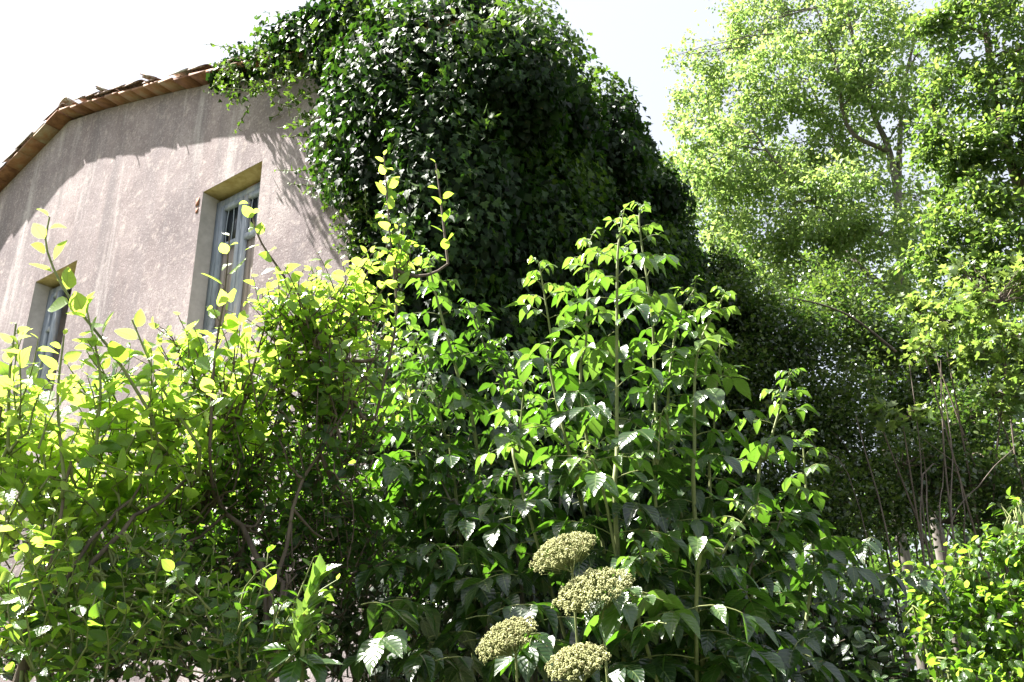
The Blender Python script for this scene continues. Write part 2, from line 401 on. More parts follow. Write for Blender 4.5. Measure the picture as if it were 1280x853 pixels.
def blob_points(x, y, Y, rx, ry, rd, n, power=.5):
    c = at(x, y, Y); q = rand_unit(n) * (rng.uniform(0, 1, (n, 1)) ** power)
    s = Y / FPX
    return c + q[:, 0:1] * CR * rx * s + q[:, 1:2] * CU * ry * s + q[:, 2:3] * np.array([0, 1.0, 0]) * rd, c

# ================================================================== SETTING: ground
def make_ground():
    xs = np.concatenate([np.linspace(-400, -20, 12), np.linspace(-16, 24, 41), np.linspace(30, 400, 12)])
    ys = np.concatenate([np.linspace(-400, -12, 10), np.linspace(-8, 30, 39), np.linspace(40, 600, 12)])
    X, Yg = np.meshgrid(xs, ys); Z = np.array([mnoise.noise(Vector((x * .23, y * .23, 0))) * .12 for x, y in zip(X.ravel(), Yg.ravel())])
    V = np.stack([X.ravel(), Yg.ravel(), Z], 1); nx = len(xs)
    F = [(j * nx + i, j * nx + i + 1, (j + 1) * nx + i + 1, (j + 1) * nx + i) for j in range(len(ys) - 1) for i in range(nx - 1)]
    g = Geo(); g.add(V, F); o = g.build('ground', MT['ground'], None, True, kind='structure')
make_ground()

# ================================================================== THE HOUSE
S_APEX, Z_APEX, SLOPE, S_EAVE, S_LEFT, O_BACK = -10.25, 9.33, .345, -3.6, -16.9, -5.5
def roof_z(s):
    t = (s - S_APEX) / (S_EAVE - S_APEX) if s > S_APEX else (S_APEX - s) / (S_APEX - S_LEFT)
    t = min(max(t, 0), 1.15)
    return Z_APEX - SLOPE * abs(s - S_APEX) + .09 * math.sin(math.pi * min(t, 1))
WIN = [(-6.93, -5.97, 4.95, 6.77), (-10.32, -9.36, 4.95, 6.75), (-13.7, -12.74, 4.95, 6.75)]
house = thing('house', tuple(W(-10.25, -2.75, 0)), 'old two-storey house with pinkish rough-rendered gable wall, tall narrow windows and low tiled roof', 'house')
def wall_quads(g, s0, s1, z0, z1):   # grid in the gable plane
    ns = max(1, int(abs(s1 - s0) / .5)); ss = np.linspace(s0, s1, ns + 1)
    for a, b in zip(ss[:-1], ss[1:]):
        ta = z1 if z1 is not None else roof_z(a); tb = z1 if z1 is not None else roof_z(b)
        quad(g, W(a, 0, z0), W(b, 0, z0), W(b, 0, tb), W(a, 0, ta))
g = Geo(); cuts = [S_LEFT]
for a, b, z0, z1 in sorted(WIN): cuts += [a, b]
cuts.append(S_EAVE)
for i in range(0, len(cuts), 2): wall_quads(g, cuts[i], cuts[i + 1], -.3, None)
for a, b, z0, z1 in WIN:
    wall_quads(g, a, b, -.3, z0); wall_quads(g, a, b, z1, None)
g.build('wall', MT['render'], house)
for (s0, o0, s1, o1) in ((S_EAVE, 0, S_EAVE, O_BACK), (S_LEFT, O_BACK, S_LEFT, 0)):
    g = Geo(); z = roof_z(s0) - .02
    quad(g, W(s0, o0, -.3), W(s1, o1, -.3), W(s1, o1, z), W(s0, o0, z)); g.build('wall', MT['render'], house)
g = Geo()
for a, b in zip(np.linspace(S_LEFT, S_EAVE, 24)[:-1], np.linspace(S_LEFT, S_EAVE, 24)[1:]):
    quad(g, W(b, O_BACK, -.3), W(a, O_BACK, -.3), W(a, O_BACK, roof_z(a)), W(b, O_BACK, roof_z(b)))
g.build('wall', MT['render'], house)
# windows
RD = .19
for wi, (a, b, z0, z1) in enumerate(WIN):
    g = Geo()                              # plaster reveals, left and right and the sill bed
    quad(g, W(a, 0, z0), W(a, 0, z1), W(a, -.5, z1), W(a, -.5, z0))
    quad(g, W(b, 0, z0), W(b, -.5, z0), W(b, -.5, z1), W(b, 0, z1))
    quad(g, W(a, 0, z0), W(a, -.5, z0), W(b, -.5, z0), W(b, 0, z0))
    g.build('reveal', MT['plaster'], house)
    g = Geo(); wbox(g, a - .0, b + .0, -.5, -.004, z1 - .002, z1 + .16)
    g.build('lintel', MT['lintel'], house, label='ochre lintel over the window opening' if wi == 0 else None)
    g = Geo(); wbox(g, a + .002, b - .002, -.49, -.01, z0 - .06, z0 + .015); g.build('sill', MT['plaster'], house)
    # dark room behind
    g = Geo(); wbox(g, a - .9, b + .9, -2.6, -.505, z0 - .9, z1 + .5); g.F = [np.array(f)[:, ::-1] for f in g.F]
    # open the face towards the window
    g.F = [f[[0, 1, 3, 4, 5]] if len(f) == 6 else f for f in g.F]
    g.build('room_lining', MT['dark'], house)
    # frame (the window part) and its sub-parts
    fr = .095; o0, o1 = -RD - .07, -RD
    g = Geo()
    wbox(g, a + .002, a + fr, o0, o1, z0 + .016, z1 - .05); wbox(g, b - fr, b - .002, o0, o1, z0 + .016, z1 - .05)
    wbox(g, a + fr, b - fr, o0, o1 - .002, z1 - .05 - fr, z1 - .052); wbox(g, a + fr, b - fr, o0, o1 - .002, z0 + .016, z0 + .016 + fr)
    win = g.build('window', MT['blue_wood'], house)
    mid = (a + b) / 2
    leaves_open = [(a + fr, mid - .006), (mid + .006, b - fr)]
    if wi == 1: leaves_open = [(a + fr, a + fr + .22)]
    for (l0, l1) in leaves_open:
        g = Geo(); p0, p1 = o0 + .012, o1 + .018; sw = .065; zt = z1 - .05 - fr; zb = z0 + .016 + fr; zr = zb + (zt - zb) * .66
        wbox(g, l0 + .003, l0 + sw, p0, p1, zb + .003, zt - .003); wbox(g, l1 - sw, l1 - .003, p0, p1, zb + .003, zt - .003)
        wbox(g, l0 + sw, l1 - sw, p0, p1 - .003, zt - sw, zt - .003); wbox(g, l0 + sw, l1 - sw, p0, p1 - .003, zb + .003, zb + sw)
        wbox(g, l0 + sw, l1 - sw, p0, p1 + .004, zr - .03, zr + .03)
        g.build('sash', MT['blue_wood'], win)
        g = Geo(); wbox(g, l0 + sw, l1 - sw, p0 + .02, p0 + .03, zr + .03, zt - sw); g.build('pane', MT['glass'], win)
        # boarded lower half: three upright boards
        for q in range(3):
            x0 = l0 + sw + (l1 - l0 - 2 * sw) * q / 3; x1 = l0 + sw + (l1 - l0 - 2 * sw) * (q + 1) / 3
            g = Geo(); wbox(g, x0 + .003, x1 - .003, p0 + .015, p0 + .035 + .004 * q, zb + sw, zr - .03); g.build('board', MT['tan_wood'] if wi == 0 else MT['blue_wood'], win)
        # curved iron bars in the top light
        for q in range(3):
            x = l0 + sw + (l1 - l0 - 2 * sw) * (q + .5) / 3; t = np.linspace(0, 1, 7)
            P = [W(x + .03 * math.sin(3 * u) * (q - 1 + .4), o1 - .02, zr + .03 + (zt - sw - zr - .03) * u) for u in t]
            g = Geo(); tube(g, P, .007, 5); g.build('bar', MT['blue_wood'], win)
# exposed bricks: under the lintel, by the window corner
for (s, z, w_, hh, o) in ((-6.12, 6.66, .14, .05, -.22), (-6.12, 6.60, .13, .05, -.21), (-6.28, 6.685, .13, .045, -.2), (-6.1, 6.54, .1, .05, -.2), (-6.42, 6.70, .13, .035, -.2),
                          (-7.03, 6.62, .05, .1, .006), (-7.02, 6.53, .04, .06, .004)):
    g = Geo(); wbox(g, s, s + w_, o - .07, o + .02 * 0, z, z + hh); g.build('brick', MT['brick'], house)

# roof: deck, verge slabs, barrel tiles
g = Geo()
ss = np.concatenate([np.linspace(S_LEFT - .3, S_APEX, 14), np.linspace(S_APEX, S_EAVE + .3, 14)[1:]])
def rz(s):
    return roof_z(s) if S_LEFT <= s <= S_EAVE else roof_z(min(max(s, S_LEFT), S_EAVE)) - SLOPE * (max(s - S_EAVE, S_LEFT - s))
for a, b in zip(ss[:-1], ss[1:]):
    za, zb = rz(a) + .004, rz(b) + .004
    hexa(g, [W(a, -.06, za), W(b, -.06, zb), W(b, O_BACK - .2, zb), W(a, O_BACK - .2, za)][::-1], [W(a, -.06, za + .07), W(b, -.06, zb + .07), W(b, O_BACK - .2, zb + .07), W(a, O_BACK - .2, za + .07)][::-1])
roof = g.build('roof', MT['terracotta'], house)
def slope_vec(s):
    sg = 1 if s > S_APEX else -1
    v = -wd * sg - UP * SLOPE; return nrm(v), nrm(-wd * sg * SLOPE + UP)
rs = random.Random(3)
for side in (1, -1):
    s = S_APEX + side * .02; end = S_EAVE + .3 if side > 0 else S_LEFT - .3
    while (s < end - .2) if side > 0 else (s > end + .2):
        ln = rs.uniform(.27, .33); a, b = s, s + side * (ln - .008); out = .20 + rs.uniform(-.007, .009); dz = rs.uniform(-.005, .004)
        za, zb = rz(a) + dz, rz(b) + dz + rs.uniform(-.006, .006)
        g = Geo(); lo, hi = (a, b) if side > 0 else (b, a); zl, zh = (za, zb) if side > 0 else (zb, za)
        hexa(g, [W(lo, -.05, zl), W(lo, out, zl), W(hi, out, zh), W(hi, -.05, zh)], [W(lo, -.05, zl + .034), W(lo, out, zl + .034), W(hi, out, zh + .034), W(hi, -.05, zh + .034)])
        g.build('verge_slab', MT['terracotta'], roof)
        s += side * ln
def barrel(r0, r1, ln, up=True, th=.014, k=7):
    g = Geo(); a = np.linspace(0, math.pi, k); V = []
    for y, r in ((0, r0), (ln, r1)):
        for rr in (r, r - th): V += [(math.cos(t) * rr, y, math.sin(t) * rr * .8) for t in a]
    F = []
    for i in range(k - 1):
        F += [(i, i + 1, 2 * k + i + 1, 2 * k + i), (k + i + 1, k + i, 3 * k + i, 3 * k + i + 1), (i + 1, i, k + i, k + i + 1), (2 * k + i, 2 * k + i + 1, 3 * k + i + 1, 3 * k + i)]
    F += [(0, 2 * k, 3 * k, k), (k - 1, 2 * k - 1, 4 * k - 1, 3 * k - 1)]
    g.add(V, F); return g.mesh('roof_tile', MT['tile'])
BT = [barrel(.095, .075, .42), barrel(.10, .08, .40), barrel(.09, .07, .30)]
def put(me, name, parent, P, x, y, z, sc=1.0):
    o = bpy.data.objects.new(name, me); COL.objects.link(o); o.parent = parent
    m = np.eye(4); m[:3, 0] = x * sc; m[:3, 1] = y * sc; m[:3, 2] = z * sc; m[:3, 3] = P - ORG[parent.name]; o.matrix_local = Matrix(m.tolist()); return o
ORG[roof.name] = ORG[house.name]
nrow = 3; gt = Geo()
for side in (1, -1):
    n_al = int(6.95 / .33)
    for c in range(27):
        for q in range(n_al):
            s = S_APEX + side * (6.95 - .33 * q); o = .125 - .205 * c
            dn, up_ = slope_vec(s - side * .01); y = -dn; x = nrm(np.cross(y, up_))
            jit = rs.uniform(-.03, .03)
            y = nrm(y + x * jit + up_ * rs.uniform(-.03, .05)); x = nrm(np.cross(y, up_)); z = np.cross(x, y)
            P = W(s, o + rs.uniform(-.015, .015), rz(s) + .055 + rs.uniform(0, .04))
            if c < 4:
                if c == 0 and rs.random() < .12: continue
                put(BT[rs.randrange(3)], 'roof_tile', roof, P, x, y, z)
            else:
                tv = BT_V if 'BT_V' in globals() else None
                if tv is None:
                    me = BT[0]; BT_V = np.array([v.co[:] for v in me.vertices]); BT_F = np.array([p.vertices[:] for p in me.polygons]); tv = BT_V
                gt.add(P + tv[:, 0:1] * x + tv[:, 1:2] * y + tv[:, 2:3] * z, BT_F)
gt.build('tiles', MT['tile'], roof, kind='stuff')
for q in range(16):            # ridge tiles
    P = W(S_APEX, .16 - .36 * q, Z_APEX + .16 + rs.uniform(0, .02)); y = -wn; x = nrm(np.cross(y, UP + wd * rs.uniform(-.1, .1))); z = np.cross(x, y)
    put(BT[1], 'ridge_tile', roof, P, x, y, z, 1.25)
# loose and tilted tile pieces and stones holding the verge down
for s in [rs.uniform(-10.1, -6.0) for _ in range(16)] + [rs.uniform(-13, -10.4) for _ in range(3)] + list((-10.0, -9.62, -9.25, -9.05, -8.3, -7.75, -7.45, -7.0, -6.8, -6.55, -6.3, -10.9, -11.5, -12.3)):
    dn, up_ = slope_vec(s); ang = rs.uniform(-1.2, 1.2); y = nrm(-dn * math.cos(ang) + wn * math.sin(ang) + up_ * rs.uniform(.0, .22)); x = nrm(np.cross(y, up_)); z = np.cross(x, y)
    put(BT[2], 'broken_tile', roof, W(s, .06 + rs.uniform(-.08, .06), rz(s) + .11 + rs.uniform(0, .03)), x, y, z, rs.uniform(.4, .7))

# ================================================================== IVY
ivy = thing('ivy', tuple(W(-3.3, .3, 0)), 'huge dark green ivy mass swallowing the right side and roof edge of the house', 'ivy')
def blobs_leaves(L, blobs, n_per_m2, size, thick=.18, mat_var=None, hang=.9, noise_amp=.16, vtop=.5, axes=(None, None)):
    ea, eb = axes
    cs = np.array([b[0] for b in blobs]); rs_ = np.array([b[1] for b in blobs])
    for i, bl in enumerate(blobs):
        c, r = bl[0], bl[1]
        dens = blobs[i][2] if len(blobs[i]) > 2 else 1.0
        area = 4 * math.pi * ((r[0] * r[1]) ** 1.6 + (r[0] * r[2]) ** 1.6 + (r[1] * r[2]) ** 1.6) ** (1 / 1.6) / 3 ** (1 / 1.6)
        n = int(area * n_per_m2 * dens); q = rand_unit(n)
        loc = q * np.array(r)
        P = c + loc[:, 0:1] * ea + loc[:, 1:2] * eb + loc[:, 2:3] * UP
        nr = nrm((q / np.array(r))[:, 0:1] * ea + (q / np.array(r))[:, 1:2] * eb + (q / np.array(r))[:, 2:3] * UP)
        keep = np.ones(n, bool)
        for j in range(len(blobs)):
            if j == i: continue
            dd = P - cs[j]; e = np.stack([dd @ ea / rs_[j][0], dd @ eb / rs_[j][1], dd[:, 2] / rs_[j][2]], 1)
            keep &= (e ** 2).sum(1) > .72
        ps = -(P @ wd); po = P @ wn + D_WALL
        keep &= ~((ps < S_EAVE - .05) & (po < -.05) & (po > O_BACK) & (P[:, 2] < Z_APEX - SLOPE * np.abs(ps - S_APEX) - .1))   # nothing grows inside the house
        keep &= (P[:, 2] > .05) & ~((po < O_BACK + .6) & (nr @ wn < -.5))
        P = P[keep]; nr = nr[keep]; n = len(P)
        if not n: continue
        nz = np.array([1.3 * mnoise.noise(Vector(p * 1.3)) + .8 * mnoise.noise(Vector(p * 3.6)) for p in P])
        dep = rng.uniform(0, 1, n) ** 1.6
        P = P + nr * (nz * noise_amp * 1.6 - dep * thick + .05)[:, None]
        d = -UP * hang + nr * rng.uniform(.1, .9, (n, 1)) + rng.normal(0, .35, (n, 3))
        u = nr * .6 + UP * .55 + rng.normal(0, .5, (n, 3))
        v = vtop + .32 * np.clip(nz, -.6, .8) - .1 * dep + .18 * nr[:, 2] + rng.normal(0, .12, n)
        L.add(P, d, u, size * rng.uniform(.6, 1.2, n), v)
L = Leaves(); EA, EB = -wd, wn
bump_rng = random.Random(11)          # blob axes: along the wall (s), outward (o), up
B = []
for o, zt in ((-.05, 7.7), (-.9, 7.85), (-1.9, 7.95), (-2.9, 7.95), (-3.9, 7.95), (-4.9, 7.85), (-5.6, 7.4)):
    if o < 0: B.append((W(-3.9, o, zt - 1.35), (.95, .85, 1.2)))
    B.append((W(-4.65, o - .45, zt - 1.1), (.8, .7, .95)))
    B.append((W(-3.42, o, zt - 2.4), (.55, .85, 1.0)))
    B.append((W(-3.42, o - .3, zt - 4.3), (.42, .9, 1.3), .7))
    B.append((W(-3.5, o - .3, 2.0), (.3, .8, 2.2), .5))
# drape down the gable wall and along the verge
for s, z, a, b_, c_ in ((-4.8, 7.5, .36, .2, .3), (-4.6, 6.8, .28, .16, .6), (-4.42, 6.1, .28, .18, .75), (-4.25, 5.5, .28, .18, .7), (-4.15, 5.0, .36, .25, .8),
                        (-4.1, 6.9, .5, .36, .8), (-3.9, 4.2, .36, .28, .9), (-3.8, 2.8, .3, .2, 1.2), (-4.0, 5.9, .45, .32, .9), (-3.8, 5.2, .4, .4, .9),
                        (-5.5, 7.95, .45, .28, .22), (-6.1, 8.1, .4, .2, .13), (-6.6, 8.22, .35, .2, .07), (-4.9, 7.9, .6, .4, .42), (-5.5, 8.1, .45, .35, .2)):
    B.append((W(s, .06, z), (a, b_, c_)))
for q in range(34):
    o = -bump_rng.uniform(-.1, 5.6); th = bump_rng.uniform(-.35, 1.7); zc = np.interp(-o, [0, .9, 1.9, 2.9, 3.9, 4.9, 5.6], [7.7, 7.85, 7.95, 7.95, 7.95, 7.85, 7.4]) - 1.35
    r_ = bump_rng.uniform(.28, .55); B.append((W(-3.95 + .95 * math.sin(th), o, zc + 1.15 * math.cos(th)), (r_, r_, r_ * .85)))
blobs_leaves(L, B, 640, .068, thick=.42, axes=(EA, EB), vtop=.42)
# filler leaves on the masonry and deep in the mass, coloured dark for shade
n = 22000; zz = rng.uniform(.2, 7.6, n); side = rng.random(n) < .3
sg = np.where(side, np.interp(zz, [0, 3, 5, 6, 7, 7.6], [-4.1, -4.2, -4.45, -4.65, -4.95, -5.2]) * 1.0, 0); s_ = np.where(side, sg + rng.uniform(0, 1, n) * (S_EAVE - sg), S_EAVE + .04)
o_ = np.where(side, rng.uniform(.02, .14, n), -rng.uniform(0, 5.5, n)); off = np.where(side, 0, rng.uniform(0, .2, n))
Pm = (-wn * D_WALL)[None] - wd[None] * (s_ + off)[:, None] + wn[None] * o_[:, None]; Pm[:, 2] = zz
nr = np.where(side[:, None], wn[None], -wd[None]); nzm = np.array([mnoise.noise(Vector(p * 1.1)) for p in Pm]); kp = (zz < np.array([roof_z(a) for a in np.minimum(s_, S_EAVE)]) - .02) & (nzm > -.45)
LI = Leaves(); Pm = Pm[kp]; nr = nr[kp]; m_ = len(Pm)
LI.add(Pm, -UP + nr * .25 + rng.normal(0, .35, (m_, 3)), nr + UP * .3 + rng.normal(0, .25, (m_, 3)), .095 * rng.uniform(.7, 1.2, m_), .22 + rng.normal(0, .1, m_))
for bl in B:
    c, r_ = bl[0], bl[1]; n = int(900 * (r_[0] * r_[1] + r_[0] * r_[2] + r_[1] * r_[2])); q = rand_unit(n) * rng.uniform(.6, .85, (n, 1))
    P = c + EA * (q[:, 0:1] * r_[0]) + EB * (q[:, 1:2] * r_[1]) + UP * (q[:, 2:3] * r_[2]); ps = -(P @ wd); po = P @ wn + D_WALL
    P = P[~((ps < S_EAVE) & (po < 0) & (po > O_BACK) & (P[:, 2] < Z_APEX - SLOPE * np.abs(ps - S_APEX))) & (P[:, 2] > .05)]; m_ = len(P)
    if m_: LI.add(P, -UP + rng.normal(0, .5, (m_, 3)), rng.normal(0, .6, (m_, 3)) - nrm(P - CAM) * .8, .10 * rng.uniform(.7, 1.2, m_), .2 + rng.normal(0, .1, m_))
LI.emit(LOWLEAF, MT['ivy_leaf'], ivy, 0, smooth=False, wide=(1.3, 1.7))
# free shoots standing off the top and the lit edge
gi = Geo()
for i in range(300):
    if i < 200:
        o = rng.uniform(-6, .6); s = rng.uniform(-5.2, -2.9); zt = np.interp(-o, [0, 1, 2, 3, 4, 5, 6], [7.7, 7.85, 7.95, 7.95, 7.95, 7.85, 7.4]) - 1.1 * ((s + 4.1) / 1.3) ** 2
        a = W(s, o, zt - .25); dr = rng.normal(0, .5, 3) + UP * 1.0
    else:
        s = rng.uniform(-6.4, -4.2); z = np.interp(s, [-6.4, -5.2, -4.9, -4.2], [8.0, 7.3, 6.3, 5.2]) + rng.uniform(-.4, .4); a = W(s, .2, z); dr = wn * .8 + rng.normal(0, .5, 3) - UP * .4
    b = a + nrm(dr) * rng.uniform(.2, .42); shoot(L, gi, curve(a, b, 5, wob=.01), .006, .003, .035, .055, .6, .95, k=4)
for q in range(26):     # main creeping stems on the wall
    s = rng.uniform(-4.6, -3.62); P = spline([W(s + rng.uniform(-.1, .3), .03, .0), W(s, .04, 2.5), W(s - rng.uniform(0, .2), .05, 4.6), W(s - rng.uniform(-.1, .3), .08, 6.6)], 14) + rng.normal(0, .015, (14, 3))
    g = Geo(); tube(g, P, np.linspace(.03, .012, 14), 6)
    if q < 8: g.build('stem', MT['bark'], ivy, True)
# dangling strands under the verge, and shoots all over the face
for q in range(34):
    s = rng.uniform(-6.5, -4.7); z = roof_z(s) + .05; ln = rng.uniform(.1, .45) * (1 if s > -5.8 else .5); a = W(s, rng.uniform(.12, .28), z)
    shoot(L, gi, curve(a, a - UP * ln + wd * rng.uniform(-.1, .1), 6, wob=.012), .004, .002, .04, .06, .5, .8, k=4)
bc = [b for b in B if b[1][2] > .5]
for q in range(420):
    c, r_ = bc[rng.integers(0, len(bc))][:2]; u = rand_unit(1)[0]
    if u @ wn < -.2 and u[2] < .3: continue
    a = c + EA * u[0] * r_[0] + EB * u[1] * r_[1] + UP * u[2] * r_[2]; ou = nrm(EA * u[0] + EB * u[1] + UP * u[2])
    if (a - CAM) @ ou > 0 and u[2] < .2: continue
    P = spline([a - ou * .05, a + ou * .12 + rng.normal(0, .03, 3), a + ou * rng.uniform(.14, .24) + UP * rng.uniform(.02, .2)], 6)
    shoot(L, gi, P, .004, .002, .032, .058, .5, .95, k=4)
# single strand on bare render
P = spline([W(-5.9, .02, 7.28), W(-5.75, .04, 7.22), W(-5.6, .05, 7.3), W(-5.45, .03, 7.34)], 9); shoot(L, gi, P, .005, .003, .07, .07, .7, .95, k=4)
gi.build('twigs', MT['green_stem'], ivy, kind='stuff')
L.emit(IVY, MT['ivy_leaf'], ivy, 300, smooth=False)

# ================================================================== SHRUBS
def make_shrub(name, base, label, cat, canes, fills, shoots, mat, temps, twig_mat, group=None, nobj=300, cane_mat='bark', minpx=9, dens=1.5):
    """canes: (list of (px,py,Y), r0, r1); fills: (px,py,Y,rx,ry,rd,n twigs, leaf size, var, twig length); shoots: (points, leaf size, spacing, var0, var1)"""
    t = thing(name, base, label, cat, group); L = Leaves(); tw = Geo(); nodes = []
    for pts, r0, r1 in canes:
        P = spline([np.array(base, float) + rng.normal(0, .06, 3) * (1, 1, 0)] + [at(*p) for p in pts], 16); P[1:-1] += rng.normal(0, .008, (14, 3))
        g = Geo(); tube(g, P, np.linspace(r0 * .65, r1 * .65, 16), 7); g.build('stem', MT[cane_mat], t, True); nodes.append(P[2:])
    allp = np.concatenate(nodes) if nodes else np.array([base])
    for pts, size, sp, v0, v1 in shoots:
        P = spline([at(*p) for p in pts], 12); shoot(L, tw, P, .0065, .003, sp * .72, size * 1.12, v0, v1, start=.03, face=.6, spread=1.0, updir=.6, stalk=tw)
        j = np.argmin(np.linalg.norm(allp - P[0], axis=1)); tube(tw, curve(allp[j], P[0], 6, sag=(0, 0, -.05)), [.009, .008, .008, .007, .006, .006], 5)
        if len(allp) < 4000: allp = np.concatenate([allp, P[::3]])
    for (px, py, Y, rx, ry, rd, n, size, var, tl) in fills:
        n = int(n * dens)
        P, c = blob_points(px, py, Y, rx, ry, rd, n)
        hub = c - UP * ry * Y / FPX * .6
        for k in range(n):
            a = P[k]; out = nrm(a - hub); d = nrm(out * .7 + UP * rng.uniform(.2, .9) + rng.normal(0, .45, 3)); ln = tl * rng.uniform(.6, 1.3)
            b = a + d * ln * .6; a0 = a - d * ln * .4
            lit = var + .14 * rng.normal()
            shoot(L, tw, curve(a0, b, 5, sag=rng.normal(0, .02, 3)), .004, .0015, size * .5, size, lit - .1, lit + .15, start=.05, face=.5, k=4)
            if k % 3 == 0:
                j = np.argmin(np.linalg.norm(allp - a0, axis=1)); q = allp[j]
                if np.linalg.norm(q - a0) < .6 and abs(nrm(a0 - q)[2]) > .35: tube(tw, curve(q, a0, 5, sag=(0, 0, -.04), wob=.01), [.007, .006, .005, .005, .004], 4)
    tw.build('twigs', MT[twig_mat], t, True, kind='stuff')
    L.emit(temps, MT[mat], t, nobj, minpx=minpx)
    return t

# far-left bright shrub, closest to us
make_shrub('leafy_shrub', (-1.75, 2.6, 0), 'bright yellow-green shrub at the far left, its tall shoot crossing the left window', 'shrub',
    [([(22, 833, 2.6), (55, 756, 2.65), (132, 679, 2.75), (195, 632, 2.85), (250, 590, 2.95)], .022, .007), ([(20, 850, 2.6), (60, 700, 2.6), (90, 560, 2.7)], .018, .006),
     ([(60, 780, 2.65), (150, 640, 2.8), (215, 560, 2.9)], .014, .005), ([(-40, 760, 2.6), (-20, 600, 2.6), (10, 480, 2.7)], .018, .006)],
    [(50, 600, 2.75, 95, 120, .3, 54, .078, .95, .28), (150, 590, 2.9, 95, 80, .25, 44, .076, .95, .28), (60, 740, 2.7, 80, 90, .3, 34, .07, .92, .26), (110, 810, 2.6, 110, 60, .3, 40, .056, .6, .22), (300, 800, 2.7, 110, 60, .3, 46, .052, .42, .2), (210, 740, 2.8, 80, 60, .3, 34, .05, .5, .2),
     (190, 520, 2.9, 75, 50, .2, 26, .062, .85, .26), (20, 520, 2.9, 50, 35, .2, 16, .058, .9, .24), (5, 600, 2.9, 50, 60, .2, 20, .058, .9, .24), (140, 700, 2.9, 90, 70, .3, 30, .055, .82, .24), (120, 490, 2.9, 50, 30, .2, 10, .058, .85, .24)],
    [([(190, 520, 2.75), (140, 440, 2.72), (85, 370, 2.7), (58, 310, 2.68), (62, 272, 2.66)], .085, .062, .75, 1.0), ([(250, 560, 2.8), (200, 480, 2.8), (165, 400, 2.8)], .08, .06, .8, 1.0),
     ([(80, 600, 2.6), (72, 500, 2.6), (80, 420, 2.6)], .06, .055, .8, 1.0), ([(10, 560, 2.6), (12, 470, 2.6), (20, 405, 2.6)], .06, .05, .8, 1.0), ([(120, 560, 2.7), (125, 470, 2.7), (108, 385, 2.7)], .07, .055, .8, 1.0)],
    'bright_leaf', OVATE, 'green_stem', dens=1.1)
# second bright shrub, before the tall window
make_shrub('leafy_shrub', (-.85, 2.95, 0), 'bright green shrub with upright shoots in front of the tall blue window', 'shrub',
    [([(345, 830, 3.0), (340, 760, 3.05), (326, 698, 3.1), (285, 640, 3.15), (257, 602, 3.2), (255, 520, 3.2)], .026, .007), ([(345, 800, 3.0), (352, 720, 3.05), (380, 600, 3.1), (440, 500, 3.2), (480, 420, 3.2)], .016, .006),
     ([(340, 790, 3.05), (300, 700, 3.3), (330, 560, 3.3), (370, 460, 3.3)], .016, .006), ([(350, 780, 3.0), (362, 735, 3.0), (368, 700, 3.0)], .01, .004)],
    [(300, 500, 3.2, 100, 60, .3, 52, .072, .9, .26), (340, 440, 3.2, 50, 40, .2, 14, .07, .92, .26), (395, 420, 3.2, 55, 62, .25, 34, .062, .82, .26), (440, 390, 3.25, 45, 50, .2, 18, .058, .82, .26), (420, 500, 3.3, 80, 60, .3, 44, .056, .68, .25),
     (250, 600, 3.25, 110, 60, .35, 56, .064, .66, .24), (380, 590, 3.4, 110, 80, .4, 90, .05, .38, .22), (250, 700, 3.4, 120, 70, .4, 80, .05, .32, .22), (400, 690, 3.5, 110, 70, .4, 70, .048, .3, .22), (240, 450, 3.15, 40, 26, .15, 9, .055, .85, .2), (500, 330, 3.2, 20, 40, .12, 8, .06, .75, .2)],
    [([(262, 560, 2.9), (268, 450, 2.88), (280, 370, 2.86), (287, 295, 2.84)], .078, .055, .8, 1.0), ([(400, 420, 3.1), (358, 350, 3.05), (325, 300, 3.0), (312, 255, 2.98)], .07, .05, .75, 1.0),
     ([(470, 520, 3.2), (495, 400, 3.15), (488, 300, 3.1), (480, 195, 3.05)], .066, .045, .7, 1.0), ([(440, 500, 3.2), (420, 420, 3.2), (350, 355, 3.15)], .065, .045, .8, 1.0), ([(430, 470, 3.2), (445, 380, 3.2), (470, 318, 3.2)], .065, .045, .8, 1.0),
     ([(350, 470, 3.1), (370, 400, 3.1), (392, 345, 3.1)], .065, .045, .8, 1.0), ([(300, 520, 3.1), (322, 440, 3.1), (335, 395, 3.1)], .06, .05, .8, 1.0), ([(560, 330, 3.3), (552, 260, 3.3), (545, 205, 3.3)], .055, .06, .6, .9)],
    'bright_leaf', OVATE, 'bark')
